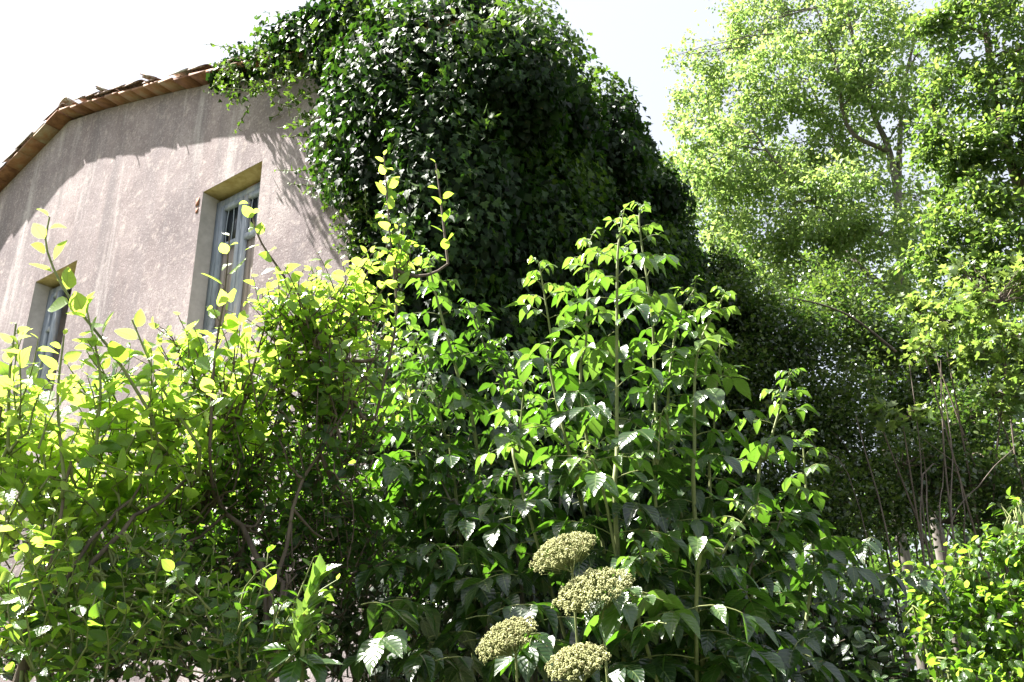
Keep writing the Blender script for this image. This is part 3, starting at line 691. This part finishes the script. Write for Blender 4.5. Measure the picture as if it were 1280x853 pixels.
# low dark shrub across the bottom left
make_shrub('dark_shrub', (-.9, 3.9, 0), 'dark dense small-leaved shrub filling the lower left under the bright shoots', 'shrub',
    [([(180, 800, 3.8), (150, 700, 3.8), (120, 620, 3.8)], .02, .006), ([(280, 820, 3.8), (300, 700, 3.8), (320, 600, 3.8)], .02, .006)],
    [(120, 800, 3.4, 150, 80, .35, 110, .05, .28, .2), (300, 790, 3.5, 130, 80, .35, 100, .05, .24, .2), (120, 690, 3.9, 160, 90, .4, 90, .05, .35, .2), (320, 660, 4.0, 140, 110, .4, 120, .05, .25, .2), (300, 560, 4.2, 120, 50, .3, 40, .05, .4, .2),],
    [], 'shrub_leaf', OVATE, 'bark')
make_shrub('dark_shrub', (-.25, 4.5, 0), 'deep green glossy shrub in shade between the bright shrub and the elders', 'shrub',
    [([(430, 800, 4.3), (440, 650, 4.4), (450, 520, 4.4)], .024, .008), ([(520, 800, 4.4), (560, 680, 4.5), (570, 560, 4.5)], .024, .008), ([(390, 700, 4.3), (400, 560, 4.4), (420, 470, 4.4)], .015, .006)],
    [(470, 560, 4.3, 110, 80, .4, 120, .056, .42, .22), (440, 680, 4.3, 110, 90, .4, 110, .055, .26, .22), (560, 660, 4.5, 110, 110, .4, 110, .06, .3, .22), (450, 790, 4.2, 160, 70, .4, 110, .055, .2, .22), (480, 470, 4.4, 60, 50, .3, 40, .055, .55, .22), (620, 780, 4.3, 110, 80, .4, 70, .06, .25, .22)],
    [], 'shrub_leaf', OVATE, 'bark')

# ================================================================== ELDERS: canes with opposite pinnate leaves
def make_elder(base, label, canes, nodes_len=.14, leaf_len=.19, leaflet=.105, group='elder shrubs', budget=300, extra=(), heads=()):
    t = thing('elder_shrub', base, label, 'shrub', group)
    cl = []          # compound leaves: (node point, direction, length, leaflet size, var)
    for pts, r0, v in canes:
        P = spline([np.array(base, float) + rng.normal(0, .12, 3) * (1, 1, 0)] + [at(*p) for p in pts], 22)
        g = Geo(); tube(g, P, np.linspace(r0, r0 * .35, 22), 7); g.build('stem', MT['green_stem'] if v > .4 else MT['pale_bark'], t, True)
        seg = np.concatenate([[0], np.cumsum(np.linalg.norm(np.diff(P, axis=0), axis=1))]); tot = seg[-1]
        s = tot; ph = rng.uniform(0, 3.14); i = 0
        while s > max(.9, tot - 2.3):
            q = np.array([np.interp(s, seg, P[:, k]) for k in range(3)]); below_tip = (tot - s)
            ln = leaf_len * min(1, .35 + below_tip * 1.6) * rng.uniform(.85, 1.15); lf = leaflet * min(1, .38 + below_tip * 1.5) * rng.uniform(.9, 1.12)
            ang = ph + i * 1.57 + rng.normal(0, .25)
            for sgn in (0, math.pi):
                if below_tip > 1.2 and rng.random() < .25: continue
                d = np.array([math.cos(ang + sgn), math.sin(ang + sgn), 0]); el = .9 - min(below_tip, .5) * 1.0 + rng.normal(0, .12)
                cl.append((q, d, el, ln, lf, np.clip(v + .27 - below_tip * .60 + rng.normal(0, .1), 0, 1)))  # leaves darken down the cane: older growth, plus shade put into the colour
            s -= nodes_len * min(1, .35 + below_tip * 1.5) * rng.uniform(.85, 1.15); i += 1
    for (px, py, Y, v, sz, n) in extra:      # low loose leaves
        for k in range(n):
            q = at(px + rng.normal(0, 35), py + rng.normal(0, 25), Y + rng.normal(0, .15)); a = rng.uniform(0, 6.28)
            cl.append((q, np.array([math.cos(a), math.sin(a), 0]), .3, leaf_len * sz, leaflet * sz, v + rng.normal(0, .1)))
    # largest in view first
    pos = np.array([c[0] for c in cl]); px, py, dz = proj(pos)
    sc = np.where((px > -20) & (px < 1300) & (py > -20) & (py < 870), np.array([c[4] for c in cl]) / dz, 0); order = np.argsort(-sc)
    rest = Leaves(); rr = Geo(); nb = 0; ms = {}
    org = ORG[t.name]
    for c_i in order:
        q, d, el, ln, lf, v = cl[c_i]
        n = 7 if lf > leaflet * .8 and rng.random() < .4 else 5
        tt = np.linspace(0, 1, 6); arch = rng.uniform(.25, .5)
        R = q + ln * (tt[:, None] * d * math.cos(el) + UP * (math.sin(el) * tt - arch * tt ** 2)[:, None]); side = nrm(np.cross(d, UP))
        lets = []
        for k in range((n - 1) // 2):
            u = .45 + .45 * k / max(1, (n - 3) / 2); b = np.array([np.interp(u, tt, R[:, m]) for m in range(3)])
            for sg in (-1, 1):
                lets.append((b, side * sg * .9 + d * .45 - UP * rng.uniform(.15, .95), UP * .9 + d * .2 + side * sg * rng.uniform(-.1, .5) + rng.normal(0, .18, 3), lf * (.85 + .1 * k)))
        lets.append((R[-1], nrm(R[-1] - R[-2]) + d * .3 - UP * rng.uniform(.2, .9), UP + d * .35 + rng.normal(0, .2, 3), lf * 1.15))
        if sc[c_i] > 0 and nb + len(lets) <= budget:
            g = Geo(); tube(g, R, .0022, 4); c = g.mesh('compound_leaf', MT['green_stem'], True, q)
            co = bpy.data.objects.new('compound_leaf', c); COL.objects.link(co); co.parent = t; co.location = Vector((q - org).tolist())
            for b, dd, uu, s_ in lets:
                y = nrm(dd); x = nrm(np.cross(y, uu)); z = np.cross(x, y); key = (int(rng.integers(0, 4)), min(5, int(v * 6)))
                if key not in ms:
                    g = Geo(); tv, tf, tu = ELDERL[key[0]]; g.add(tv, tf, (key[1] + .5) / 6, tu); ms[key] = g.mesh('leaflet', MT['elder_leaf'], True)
                o = bpy.data.objects.new('leaflet', ms[key]); COL.objects.link(o); o.parent = co
                m = np.eye(4); m[:3, 0] = x * s_; m[:3, 1] = y * s_; m[:3, 2] = z * s_; m[:3, 3] = b - q; o.matrix_local = Matrix(m.tolist())
            nb += len(lets)
        else:
            tube(rr, R, .0022, 4)
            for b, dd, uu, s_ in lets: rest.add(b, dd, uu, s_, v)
    rr.build('leaf_stalks', MT['green_stem'], t, True, kind='stuff')
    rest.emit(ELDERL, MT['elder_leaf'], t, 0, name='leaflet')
    for (px, py, Y, rx, ry, tilt) in heads:
        flower_head(t, px, py, Y, rx, ry, tilt)
    return t

ico = None
def flower_head(parent, px, py, Y, rx, ry, tilt):
    c = at(px, py, Y); R = rx * Y / FPX * 1.12
    ax = nrm(UP * 1.0 + np.array([-.35, -.62, 0]) + np.array([tilt, 0, 0])); x = nrm(np.cross(np.array([0, 1.0, 0]), ax)); y = np.cross(ax, x)
    n = 2400; nu = 70; k = np.arange(n); ku = np.arange(nu); ru = np.sqrt((ku + .5) / nu); tu_ = ku * 2.39996
    ux = ru * np.cos(tu_) + rng.normal(0, .035, nu); uy = ru * np.sin(tu_) + rng.normal(0, .035, nu); uz = rng.normal(0, .02, nu)
    w = rng.integers(0, nu, n); lr = np.sqrt(rng.uniform(0, 1, n)) * .105; la = rng.uniform(0, 6.283, n)
    X = (ux[w] + lr * np.cos(la)) * R; Yv = (uy[w] + lr * np.sin(la)) * R * .85
    rr_ = (X / R) ** 2 + (Yv / R) ** 2; Z = R * (.30 * (1 - rr_) + uz[w] - 9 * lr ** 2 * .8) + rng.normal(0, .0025, n)
    P = c + X[:, None] * x + Yv[:, None] * y + Z[:, None] * ax
    # octahedral buds
    ov = np.array([(1, 0, 0), (-1, 0, 0), (0, 1, 0), (0, -1, 0), (0, 0, 1), (0, 0, -1)], float); of = np.array([(0, 2, 4), (2, 1, 4), (1, 3, 4), (3, 0, 4), (2, 0, 5), (1, 2, 5), (3, 1, 5), (0, 3, 5)])
    s = rng.uniform(.0014, .0029, n); V = P[:, None] + ov[None] * s[:, None, None]; F = (of[None] + (k * 6)[:, None, None]).reshape(-1, 3)
    g = Geo(); g.add(V.reshape(-1, 3), F); st = Geo(); hub = c - ax * R * .75
    for i in range(0, n, 8):
        tube(st, curve(hub + (P[i] - hub) * .35, P[i], 3), .0008, 3)
    for q in range(5):
        a = q * 1.257; e = c + x * math.cos(a) * R * .5 + y * math.sin(a) * R * .5 - ax * R * .1; tube(st, curve(hub, e, 4), .0022, 5)
    tube(st, curve(hub - UP * .25, hub, 4), .004, 6)
    h = g.build('flower_head', MT['umbel'], parent, True); ORG[h.name] = ORG[parent.name]
    st.build('pedicels', MT['green_stem'], h, True, kind='stuff')

E1 = [([(772, 700, 3.0), (771, 560, 3.05), (771, 420, 3.1), (772, 320, 3.1), (778, 275, 3.1)], .011, .6), ([(735, 560, 3.3), (733, 420, 3.3), (738, 300, 3.3)], .009, .6),
      ([(700, 520, 3.3), (690, 430, 3.3), (674, 330, 3.3)], .009, .6), ([(870, 680, 3.2), (868, 560, 3.2), (872, 440, 3.3), (905, 370, 3.3)], .011, .55),
      ([(845, 600, 3.4), (835, 500, 3.4), (848, 400, 3.5), (868, 362, 3.5)], .009, .55), ([(820, 520, 3.5), (815, 400, 3.5), (800, 290, 3.5), (800, 260, 3.5)], .009, .5),
      ([(890, 650, 3.5), (892, 540, 3.5), (900, 430, 3.5)], .009, .5), ([(945, 640, 3.6), (958, 570, 3.6), (975, 510, 3.6), (988, 468, 3.6)], .009, .5),
      ([(1010, 760, 3.7), (1010, 660, 3.7), (1006, 590, 3.7), (1003, 545, 3.7)], .009, .5), ([(820, 640, 3.1), (822, 580, 3.1), (826, 520, 3.1)], .008, .5),
      ([(870, 760, 2.9), (905, 690, 2.85), (935, 640, 2.85)], .009, .5), ([(760, 640, 2.9), (720, 600, 2.9), (745, 560, 2.9)], .007, .55), ([(660, 640, 3.2), (650, 560, 3.3), (655, 480, 3.3)], .008, .45),
      ([(930, 760, 3.4), (960, 700, 3.4), (975, 650, 3.4)], .008, .4), ([(800, 780, 2.8), (805, 720, 2.75), (800, 690, 2.7)], .008, .45)]
make_elder((.55, 3.3, 0), 'tall elder right of centre, many upright canes and four flat flower heads at its foot', E1,
    extra=[(880, 800, 3.0, .45, 1.1, 14), (800, 760, 2.8, .5, 1, 9), (980, 800, 3.3, .3, 1.1, 12), (680, 790, 2.9, .35, 1, 8), (620, 730, 3.2, .3, 1, 8), (1040, 700, 3.8, .15, 1, 7), (860, 700, 3.2, .4, 1, 10), (700, 620, 3.4, .3, 1, 9), (960, 700, 3.6, .3, 1, 8)],
    heads=[(703, 688, 2.55, 38, 28, -.1), (741, 737, 2.45, 44, 30, 0), (632, 797, 2.5, 34, 30, -.15), (722, 827, 2.35, 34, 34, .1)])
E2 = [([(600, 600, 3.9), (575, 480, 3.9), (545, 370, 3.9), (535, 320, 3.9)], .012, .45), ([(640, 560, 4.0), (615, 460, 4.0), (585, 380, 4.0)], .01, .3), ([(570, 620, 3.8), (555, 540, 3.8), (530, 450, 3.8), (505, 400, 3.8)], .009, .5),
      ([(520, 560, 3.7), (510, 500, 3.7), (500, 440, 3.7)], .008, .5), ([(660, 620, 4.0), (650, 540, 4.1), (625, 430, 4.1)], .008, .3), ([(590, 700, 3.6), (560, 620, 3.6), (530, 560, 3.6)], .009, .4),
      ([(650, 720, 3.6), (625, 660, 3.6), (600, 600, 3.6)], .009, .3), ([(700, 600, 4.2), (700, 520, 4.3), (690, 460, 4.3)], .009, .25)]  # low last values put this elder's shade into its leaf colour
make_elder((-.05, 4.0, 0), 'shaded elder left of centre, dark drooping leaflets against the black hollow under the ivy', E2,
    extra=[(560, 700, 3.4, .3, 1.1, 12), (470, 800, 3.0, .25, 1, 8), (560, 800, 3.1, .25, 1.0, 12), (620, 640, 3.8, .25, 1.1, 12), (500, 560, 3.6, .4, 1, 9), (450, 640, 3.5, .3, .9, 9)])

# narrow pale shoot low down, in front of the dark shrub
t = thing('sapling', (-.62, 2.5, 0), 'small sapling with one narrow pale upright shoot at the bottom, left of the flower heads', 'sapling')
L = Leaves(); g = Geo(); P = spline([(-.62, 2.5, 0), at(378, 850, 2.5), at(368, 800, 2.5), at(378, 760, 2.5), at(398, 725, 2.5)], 14); tube(g, P, np.linspace(.008, .003, 14), 6); g.build('stem', MT['green_stem'], t, True)
for u in np.linspace(.86, 1, 9):
    q = P[-1] * ((u - .86) / .14) + at(370, 815, 2.5) * (1 - (u - .86) / .14)
    for sg in (-1, 1): L.add(q, CU * .9 + CR * (.3 + .25 * sg) + rng.normal(0, .1, 3), np.array([-.6 * sg - .3, -.6, .5]), .075, .85)
for q, d in ((at(372, 815, 2.5), (-.6, -.4, -.3)), (at(375, 820, 2.5), (.7, -.4, -.2)), (at(372, 825, 2.5), (-.2, -.5, -.8)), (at(385, 818, 2.5), (.6, -.2, -.7)), (at(360, 812, 2.5), (-.9, 0, .1)), (at(380, 835, 2.5), (.9, -.2, .3))):
    L.add(q, np.array(d), np.array([0, -.3, 1.0]), .11, .45)
L.emit(ELDERL, MT['elder_leaf'], t, 60)

# ================================================================== TREES
def make_tree(name, label, cat, trunk, r0, clumps, leaf, mat, temps, group=None, limbs=(), nobj=0, bark='pale_bark', dens=1.0, sub=9, minpx=9, droop=.3, vbase=.5, size=.06, spread=1.0, soft=True, tuft=1.0):
    """trunk: points; clumps: (centre, radius, leaves)"""
    base = trunk[0]; t = thing(name, tuple(base), label, cat, group); P = spline(trunk, 20); g = Geo()
    tube(g, P, np.linspace(r0, r0 * .25, 20), 9); g.build('trunk', MT[bark], t, True); nodes = [P[3:]]
    for pts, r in limbs:
        Q = spline(pts, 12); g = Geo(); tube(g, Q, np.linspace(r, r * .3, 12), 6); g.build('limb', MT[bark], t, True); nodes.append(Q)
    allp = np.concatenate(nodes); L = Leaves(); br = Geo()
    for c, r, n in clumps:
        r = np.array(r) if np.ndim(r) else np.array([r, r, r]); c = np.array(c, float)
        below = allp[allp[:, 2] < c[2] + .2] if (allp[:, 2] < c[2] + .2).any() else allp
        j = np.argmin(np.linalg.norm(below - c, axis=1) + .0); a = below[j]
        tube(br, curve(a, c, 7, sag=(0, 0, .08 * np.linalg.norm(c - a)), wob=.03), np.linspace(r0 * .18, r0 * .06, 7), 5)
        subs = c + rand_unit(sub) * r * spread * rng.uniform(.2, 1.0, (sub, 1)) ** .5
        for si, s_ in enumerate(subs):
            e = s_
            if si % 3 == 0:
                f_ = a + (c - a) * rng.uniform(.35, 1.0); tube(br, curve(f_, e, 6, sag=rng.normal(0, .08, 3), wob=.025), np.linspace(r0 * .06, r0 * .015, 6), 4)
            m = int(n * dens / sub * rng.uniform(.4, 1.6)); rr = r * rng.uniform(.2, .5) * tuft
            q = rng.normal(0, .55, (m, 3)) if soft else rand_unit(m) * rng.uniform(.0, 1, (m, 1)) ** .45
            p = e + q * rr * np.array([1, 1, .75]); d = q + rng.normal(0, .6, (m, 3)) - UP * droop; u = rng.normal(0, .55, (m, 3)) + UP * .7
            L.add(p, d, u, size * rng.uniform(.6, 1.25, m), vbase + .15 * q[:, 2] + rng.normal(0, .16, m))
    br.build('branches', MT[bark], t, True, kind='stuff'); L.emit(temps, mat, t, nobj, smooth=False, minpx=minpx)
    return t
def A3(*p): return np.array(at(*p))
def ground_of(x, y, Y):
    p = at(x, y, Y); return np.array([p[0], p[1], 0])

# poplar-like tree, sunlit, behind the ivy; leaf colour paled to stand for haze
def clumps_px(spec):
    out = []
    for (x, y, Y, rp, n) in spec: out.append((at(x, y, Y), rp * Y / FPX, n))
    return out
pop = []
for (x, y, rp, n) in ((905, 60, 34, 700), (950, 30, 40, 1100), (1010, 20, 46, 1300), (1080, 20, 46, 1200), (870, 120, 26, 420), (910, 130, 40, 1100), (970, 100, 44, 1400), (1040, 90, 46, 1400),
                      (1100, 100, 44, 1200), (880, 190, 38, 1000), (930, 200, 44, 1400), (990, 180, 46, 1500), (1050, 180, 46, 1400), (900, 260, 40, 1200), (960, 270, 46, 1500), (1020, 260, 46, 1500), (1080, 260, 44, 1200),
                      (930, 330, 44, 1400), (1000, 340, 46, 1400), (1070, 340, 46, 1300), (1150, 60, 34, 600), (1145, 150, 30, 500), (1130, 330, 40, 800), (950, -40, 50, 900), (1030, -50, 60, 1000), (1110, -40, 50, 800), (860, 215, 22, 300), (1155, 250, 28, 400), (845, 70, 14, 80), (850, 150, 14, 120)):
    pop.append((x, y, 15 + rng.uniform(-1.2, 1.2), rp, n))
make_tree('poplar_tree', 'tall pale airy tree with thin crooked trunk, just right of the ivy', 'tree',
    [ground_of(1140, 600, 15), A3(1130, 420, 15), A3(1126, 319, 15), A3(1119, 225, 15), A3(1107, 176, 15), A3(1089, 135, 15), A3(1060, 20, 15), A3(1050, -60, 15)], .11, clumps_px(pop), None, MT['poplar_leaf'], LOWLEAF,
    limbs=[([A3(1122, 290, 15), A3(1124, 200, 15.2), A3(1130, 110, 15.4), A3(1150, 20, 15.4)], .08), ([A3(1112, 190, 15), A3(1060, 160, 14.6), A3(1044, 75, 14.4), A3(1020, 10, 14.4)], .06), ([A3(1124, 300, 15), A3(1040, 270, 14.6), A3(976, 210, 14.2), A3(942, 165, 14)], .06), ([A3(1128, 380, 15), A3(1050, 300, 16), A3(1050, 200, 16), A3(1010, 100, 16)], .07)],
    size=.105, vbase=.5, sub=40, dens=2.2, droop=.6, spread=1.75, tuft=1.1)
# darker tree on the right edge
rt = [(1180, 30, 9.5, 44, 520), (1240, 20, 9.5, 50, 620), (1290, 60, 9.5, 60, 700), (1200, 110, 9.6, 46, 620), (1255, 120, 9.4, 50, 700), (1185, 190, 9.6, 42, 560), (1235, 200, 9.4, 46, 700), (1285, 180, 9.2, 50, 700),
      (1205, 270, 9.6, 46, 640), (1260, 280, 9.4, 50, 700), (1180, 330, 9.8, 40, 500), (1240, 350, 9.6, 46, 600), (1290, 330, 9.4, 50, 600), (1220, -40, 9.5, 60, 500), (1340, 100, 9.5, 70, 500), (1340, 250, 9.5, 70, 500)]
make_tree('ash_tree', 'leafy mid green tree hanging in from the right edge, upper right', 'tree',
    [ground_of(1330, 600, 9.8), A3(1325, 420, 9.8), A3(1290, 280, 9.7), A3(1250, 150, 9.6), A3(1230, 20, 9.6)], .15, clumps_px(rt), None, MT['tree_leaf'], MIDLEAF,
    limbs=[([A3(1300, 320, 9.7), A3(1240, 260, 9.6), A3(1190, 190, 9.6), A3(1165, 130, 9.7)], .05)], size=.09, vbase=.58, nobj=200, minpx=8, bark='bark', dens=2.3, sub=22, spread=1.25)
# slim trunk among the thicket
far = [(1040, 300, 21, 60, 900), (1180, 250, 22, 70, 800), (980, 380, 21, 80, 1500), (1080, 390, 21, 80, 1500), (1180, 380, 21, 80, 1500), (1260, 400, 21, 80, 1200), (1050, 240, 21, 40, 400), (900, 420, 21, 60, 900)]
make_tree('tree', 'dim green tree seen through the pale tree, its trunk lost in the thicket', 'tree', [ground_of(1100, 600, 21), A3(1080, 420, 21), A3(1050, 290, 21), A3(1045, 200, 21)], .16, clumps_px(far), None, MT['tree_leaf'], LOWLEAF, size=.16, vbase=.45, sub=12)

# thicket: small-leaved scrub right of the elder
def thicket(label, base_px, clumps, mat, temps, size, vbase, cat='bush', name='thicket_bush', nobj=0, stems=6, group=None, minpx=9, droop=.15, bark='bark', sub=14, dens=1.0):
    b = ground_of(*base_px); t = thing(name, tuple(b), label, cat, group); L = Leaves(); br = Geo(); ends = []
    for q in range(stems):
        c = clumps[q % len(clumps)]; e = at(c[0] + rng.normal(0, c[3] * .3), c[1], c[2])
        P = spline([b + rng.normal(0, .25, 3) * (1, 1, 0), (b + e) / 2 + rng.normal(0, .12, 3) + (0, 0, .1), e], 12); g = Geo(); tube(g, P, np.linspace(.014, .005, 12), 6); g.build('stem', MT[bark], t, True); ends.append(P[4:])
    allp = np.concatenate(ends)
    for (x, y, Y, rp, n) in clumps:
        c = at(x, y, Y); r = rp * Y / FPX
        for k in range(sub):
            e = c + rand_unit(1)[0] * r * rng.uniform(.2, 1); j = np.argmin(np.linalg.norm(allp - e, axis=1)); tube(br, curve(allp[j], e, 5, wob=.02), [.007, .006, .005, .004, .003], 4)
            m = int(n * dens) // sub; q = rand_unit(m) * rng.uniform(0, 1, (m, 1)) ** .5; p = e + q * r * .55
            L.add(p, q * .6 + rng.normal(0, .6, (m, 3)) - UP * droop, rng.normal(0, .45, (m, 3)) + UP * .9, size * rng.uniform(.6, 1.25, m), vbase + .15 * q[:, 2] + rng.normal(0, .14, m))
    br.build('twigs', MT[bark], t, True, kind='stuff'); L.emit(temps, MT[mat], t, nobj, minpx=minpx, smooth=False)
thicket('olive thorny bush behind the tall elder, small leaves, left part of the thicket', (950, 600, 9.5), [(930, 400, 9.5, 60, 2200), (980, 440, 9.2, 70, 2600), (930, 500, 9.2, 70, 2200), (990, 540, 9, 80, 2600), (910, 340, 9.8, 40, 900), (960, 620, 8.6, 80, 2200)], 'thicket_leaf', LOWLEAF, .06, .62, group='scrub under the trees', dens=2.4, sub=30)
thicket('tangled dark scrub below the pale tree, middle of the thicket', (1070, 600, 9), [(1060, 420, 9.4, 70, 2400), (1050, 500, 9, 70, 2200), (1080, 590, 8.6, 70, 1900), (1040, 640, 8, 60, 1500), (1030, 370, 9.6, 50, 1200), (1110, 440, 9.6, 60, 1600), (1140, 520, 9.2, 50, 1500), (1130, 620, 8.8, 60, 1400)], 'thicket_leaf', LOWLEAF, .06, .62, group='scrub under the trees', dens=2.4, sub=30)
thicket('dark scrub under the right-hand tree, far right of the thicket', (1230, 600, 9.2), [(1210, 420, 9.4, 70, 2000), (1270, 460, 9, 70, 2000), (1230, 530, 8.8, 70, 1600), (1290, 570, 8.6, 70, 1600), (1200, 520, 7.6, 50, 700), (1160, 580, 7.4, 50, 700), (1250, 620, 7.2, 60, 900), (1170, 470, 9.4, 50, 1200), (1190, 600, 8.8, 60, 1000)], 'thicket_leaf', LOWLEAF, .06, .62, group='scrub under the trees', dens=2.4, sub=30)
thicket('light green maple bush, sunlit sprays before the trunk at the right', (1200, 600, 7.2), [(1150, 385, 7.3, 30, 180), (1185, 400, 7.0, 34, 220), (1225, 380, 7.2, 36, 240), (1265, 420, 6.8, 40, 260), (1155, 435, 7.0, 28, 140), (1215, 445, 6.9, 34, 200), (1275, 350, 7.2, 34, 200), (1260, 490, 6.8, 34, 160), (1200, 340, 7.4, 24, 100)], 'tree_leaf', MAPLE, .075, .68, nobj=250, name='maple_bush', minpx=7, dens=.9, sub=20, droop=.25)
thicket('small pale spray of lobed leaves low in the dark scrub', (1130, 620, 6.4), [(1098, 512, 6.5, 15, 26), (1122, 524, 6.4, 17, 30), (1150, 518, 6.4, 14, 26)], 'tree_leaf', MAPLE, .085, .8, nobj=100, name='maple_sapling', stems=2, sub=5, minpx=7)
thicket('bright nettle-like weeds, bottom right corner', (1220, 850, 4.2), [(1160, 750, 4.3, 36, 160), (1215, 725, 4.2, 42, 220), (1265, 690, 4.1, 36, 200), (1180, 790, 4.2, 60, 420), (1250, 780, 4.1, 60, 460), (1290, 740, 4.1, 50, 260), (1215, 850, 4.0, 60, 360), (1272, 640, 4.3, 22, 60)], 'bright_leaf', OVATE, .05, .5, nobj=300, name='weed_clump', cat='weeds', bark='green_stem', dens=.95, sub=26, droop=.3)
thicket('low shaded weeds between the tall elder and the bright corner weeds', (1040, 860, 4.6), [(1020, 760, 4.8, 60, 260), (1090, 780, 4.8, 50, 220), (1050, 830, 4.6, 70, 300), (970, 800, 4.6, 60, 240), (1110, 840, 4.5, 50, 220)], 'shrub_leaf', OVATE, .07, .25, nobj=200, name='weed_clump', cat='weeds')
# bare upright stems
t = thing('bare_stems', tuple(ground_of(1180, 700, 6.2)), 'bare thin brownish stems standing upright in the dark scrub at the right', 'stems')
for pts in ([(1186, 850), (1188, 640), (1178, 520), (1176, 450)], [(1165, 850), (1160, 690), (1150, 560), (1136, 450)], [(1205, 850), (1195, 700), (1190, 560), (1170, 440)], [(1120, 850), (1115, 700), (1080, 560), (1070, 520)],
            [(1180, 850), (1180, 700), (1179, 600), (1180, 570)], [(1168, 850), (1166, 700), (1158, 600), (1152, 555)], [(1215, 850), (1212, 720), (1206, 640), (1200, 600)], [(1110, 800), (1180, 700), (1230, 600), (1268, 560)], [(1130, 800), (1150, 620), (1200, 590), (1155, 550)], [(1100, 740), (1070, 620), (1020, 560), (985, 530)]):
    Y = rng.uniform(5.8, 6.8); P = [at(x, y, Y + rng.normal(0, .1)) for x, y in pts]; P[0][2] = max(P[0][2] - 1.7, 0) ; g = Geo(); tube(g, spline(P, 14), np.linspace(.008, .003, 14) * rng.uniform(.6, 1.2), 6); g.build('stem', MT['dry_stem'], t, True)
t = thing('dry_branch', tuple(ground_of(1000, 600, 8)), 'long pale dry branch arching over the scrub', 'branch')
g = Geo(); tube(g, spline([at(1120, 440, 8.2), at(1070, 400, 8.1), at(1030, 382, 8), at(985, 372, 8)], 12), np.linspace(.016, .006, 12), 6); g.build('stem', MT['dry_stem'], t, True)

# undergrowth and the wood behind
def stuff_leaves(name, label, cat, P, size, mat, vbase, temps=LOWLEAF, down=.1):
    L = Leaves(); n = len(P); L.add(P, rng.normal(0, .7, (n, 3)) - UP * down, rng.normal(0, .5, (n, 3)) + UP * .8, size * rng.uniform(.6, 1.3, n), vbase + rng.normal(0, .14, n))
    p, x, y, z, sz, v = L.frames(); tv, tf, tu = temps[0]; V = p[:, None] + sz[:, None, None] * (tv[None, :, 0:1] * x[:, None] + tv[None, :, 1:2] * y[:, None] + tv[None, :, 2:3] * z[:, None])
    g = Geo(); g.add(V.reshape(-1, 3), (tf[None] + (np.arange(n) * len(tv))[:, None, None]).reshape(-1, 3), np.repeat(v, len(tv)), np.tile(tu, (n, 1)))
    o = g.build(name, MT[mat], None, kind='stuff'); o['label'] = label; o['category'] = cat
n = 60000; x = rng.uniform(-9, 14, n); y = rng.uniform(1.8, 15, n); nz = np.array([mnoise.noise(Vector((a * .6, b * .6, 3))) for a, b in zip(x, y)])
inside = ((np.stack([x, y], 1) @ wn[:2]) + D_WALL < .05) & (-(np.stack([x, y], 1) @ wd[:2]) < S_EAVE + .05)
x, y, nz = x[~inside], y[~inside], nz[~inside]
hh = (.55 + .6 * nz) * np.clip((y - .8) / 2.5, .2, 1.6)
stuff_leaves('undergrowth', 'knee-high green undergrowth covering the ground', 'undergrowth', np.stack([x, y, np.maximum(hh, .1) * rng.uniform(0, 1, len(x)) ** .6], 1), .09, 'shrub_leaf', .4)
n = 70000; x = rng.uniform(-40, 60, n); y = rng.uniform(27, 38, n); top = 8.5 + 2.5 * np.array([mnoise.noise(Vector((a * .16, b * .1, 5))) for a, b in zip(x, y)])
stuff_leaves('distant_wood', 'dark green wood closing the view behind the trees', 'wood', np.stack([x, y, top * rng.uniform(0, 1, n) ** .8], 1), .42, 'tree_leaf', .35)
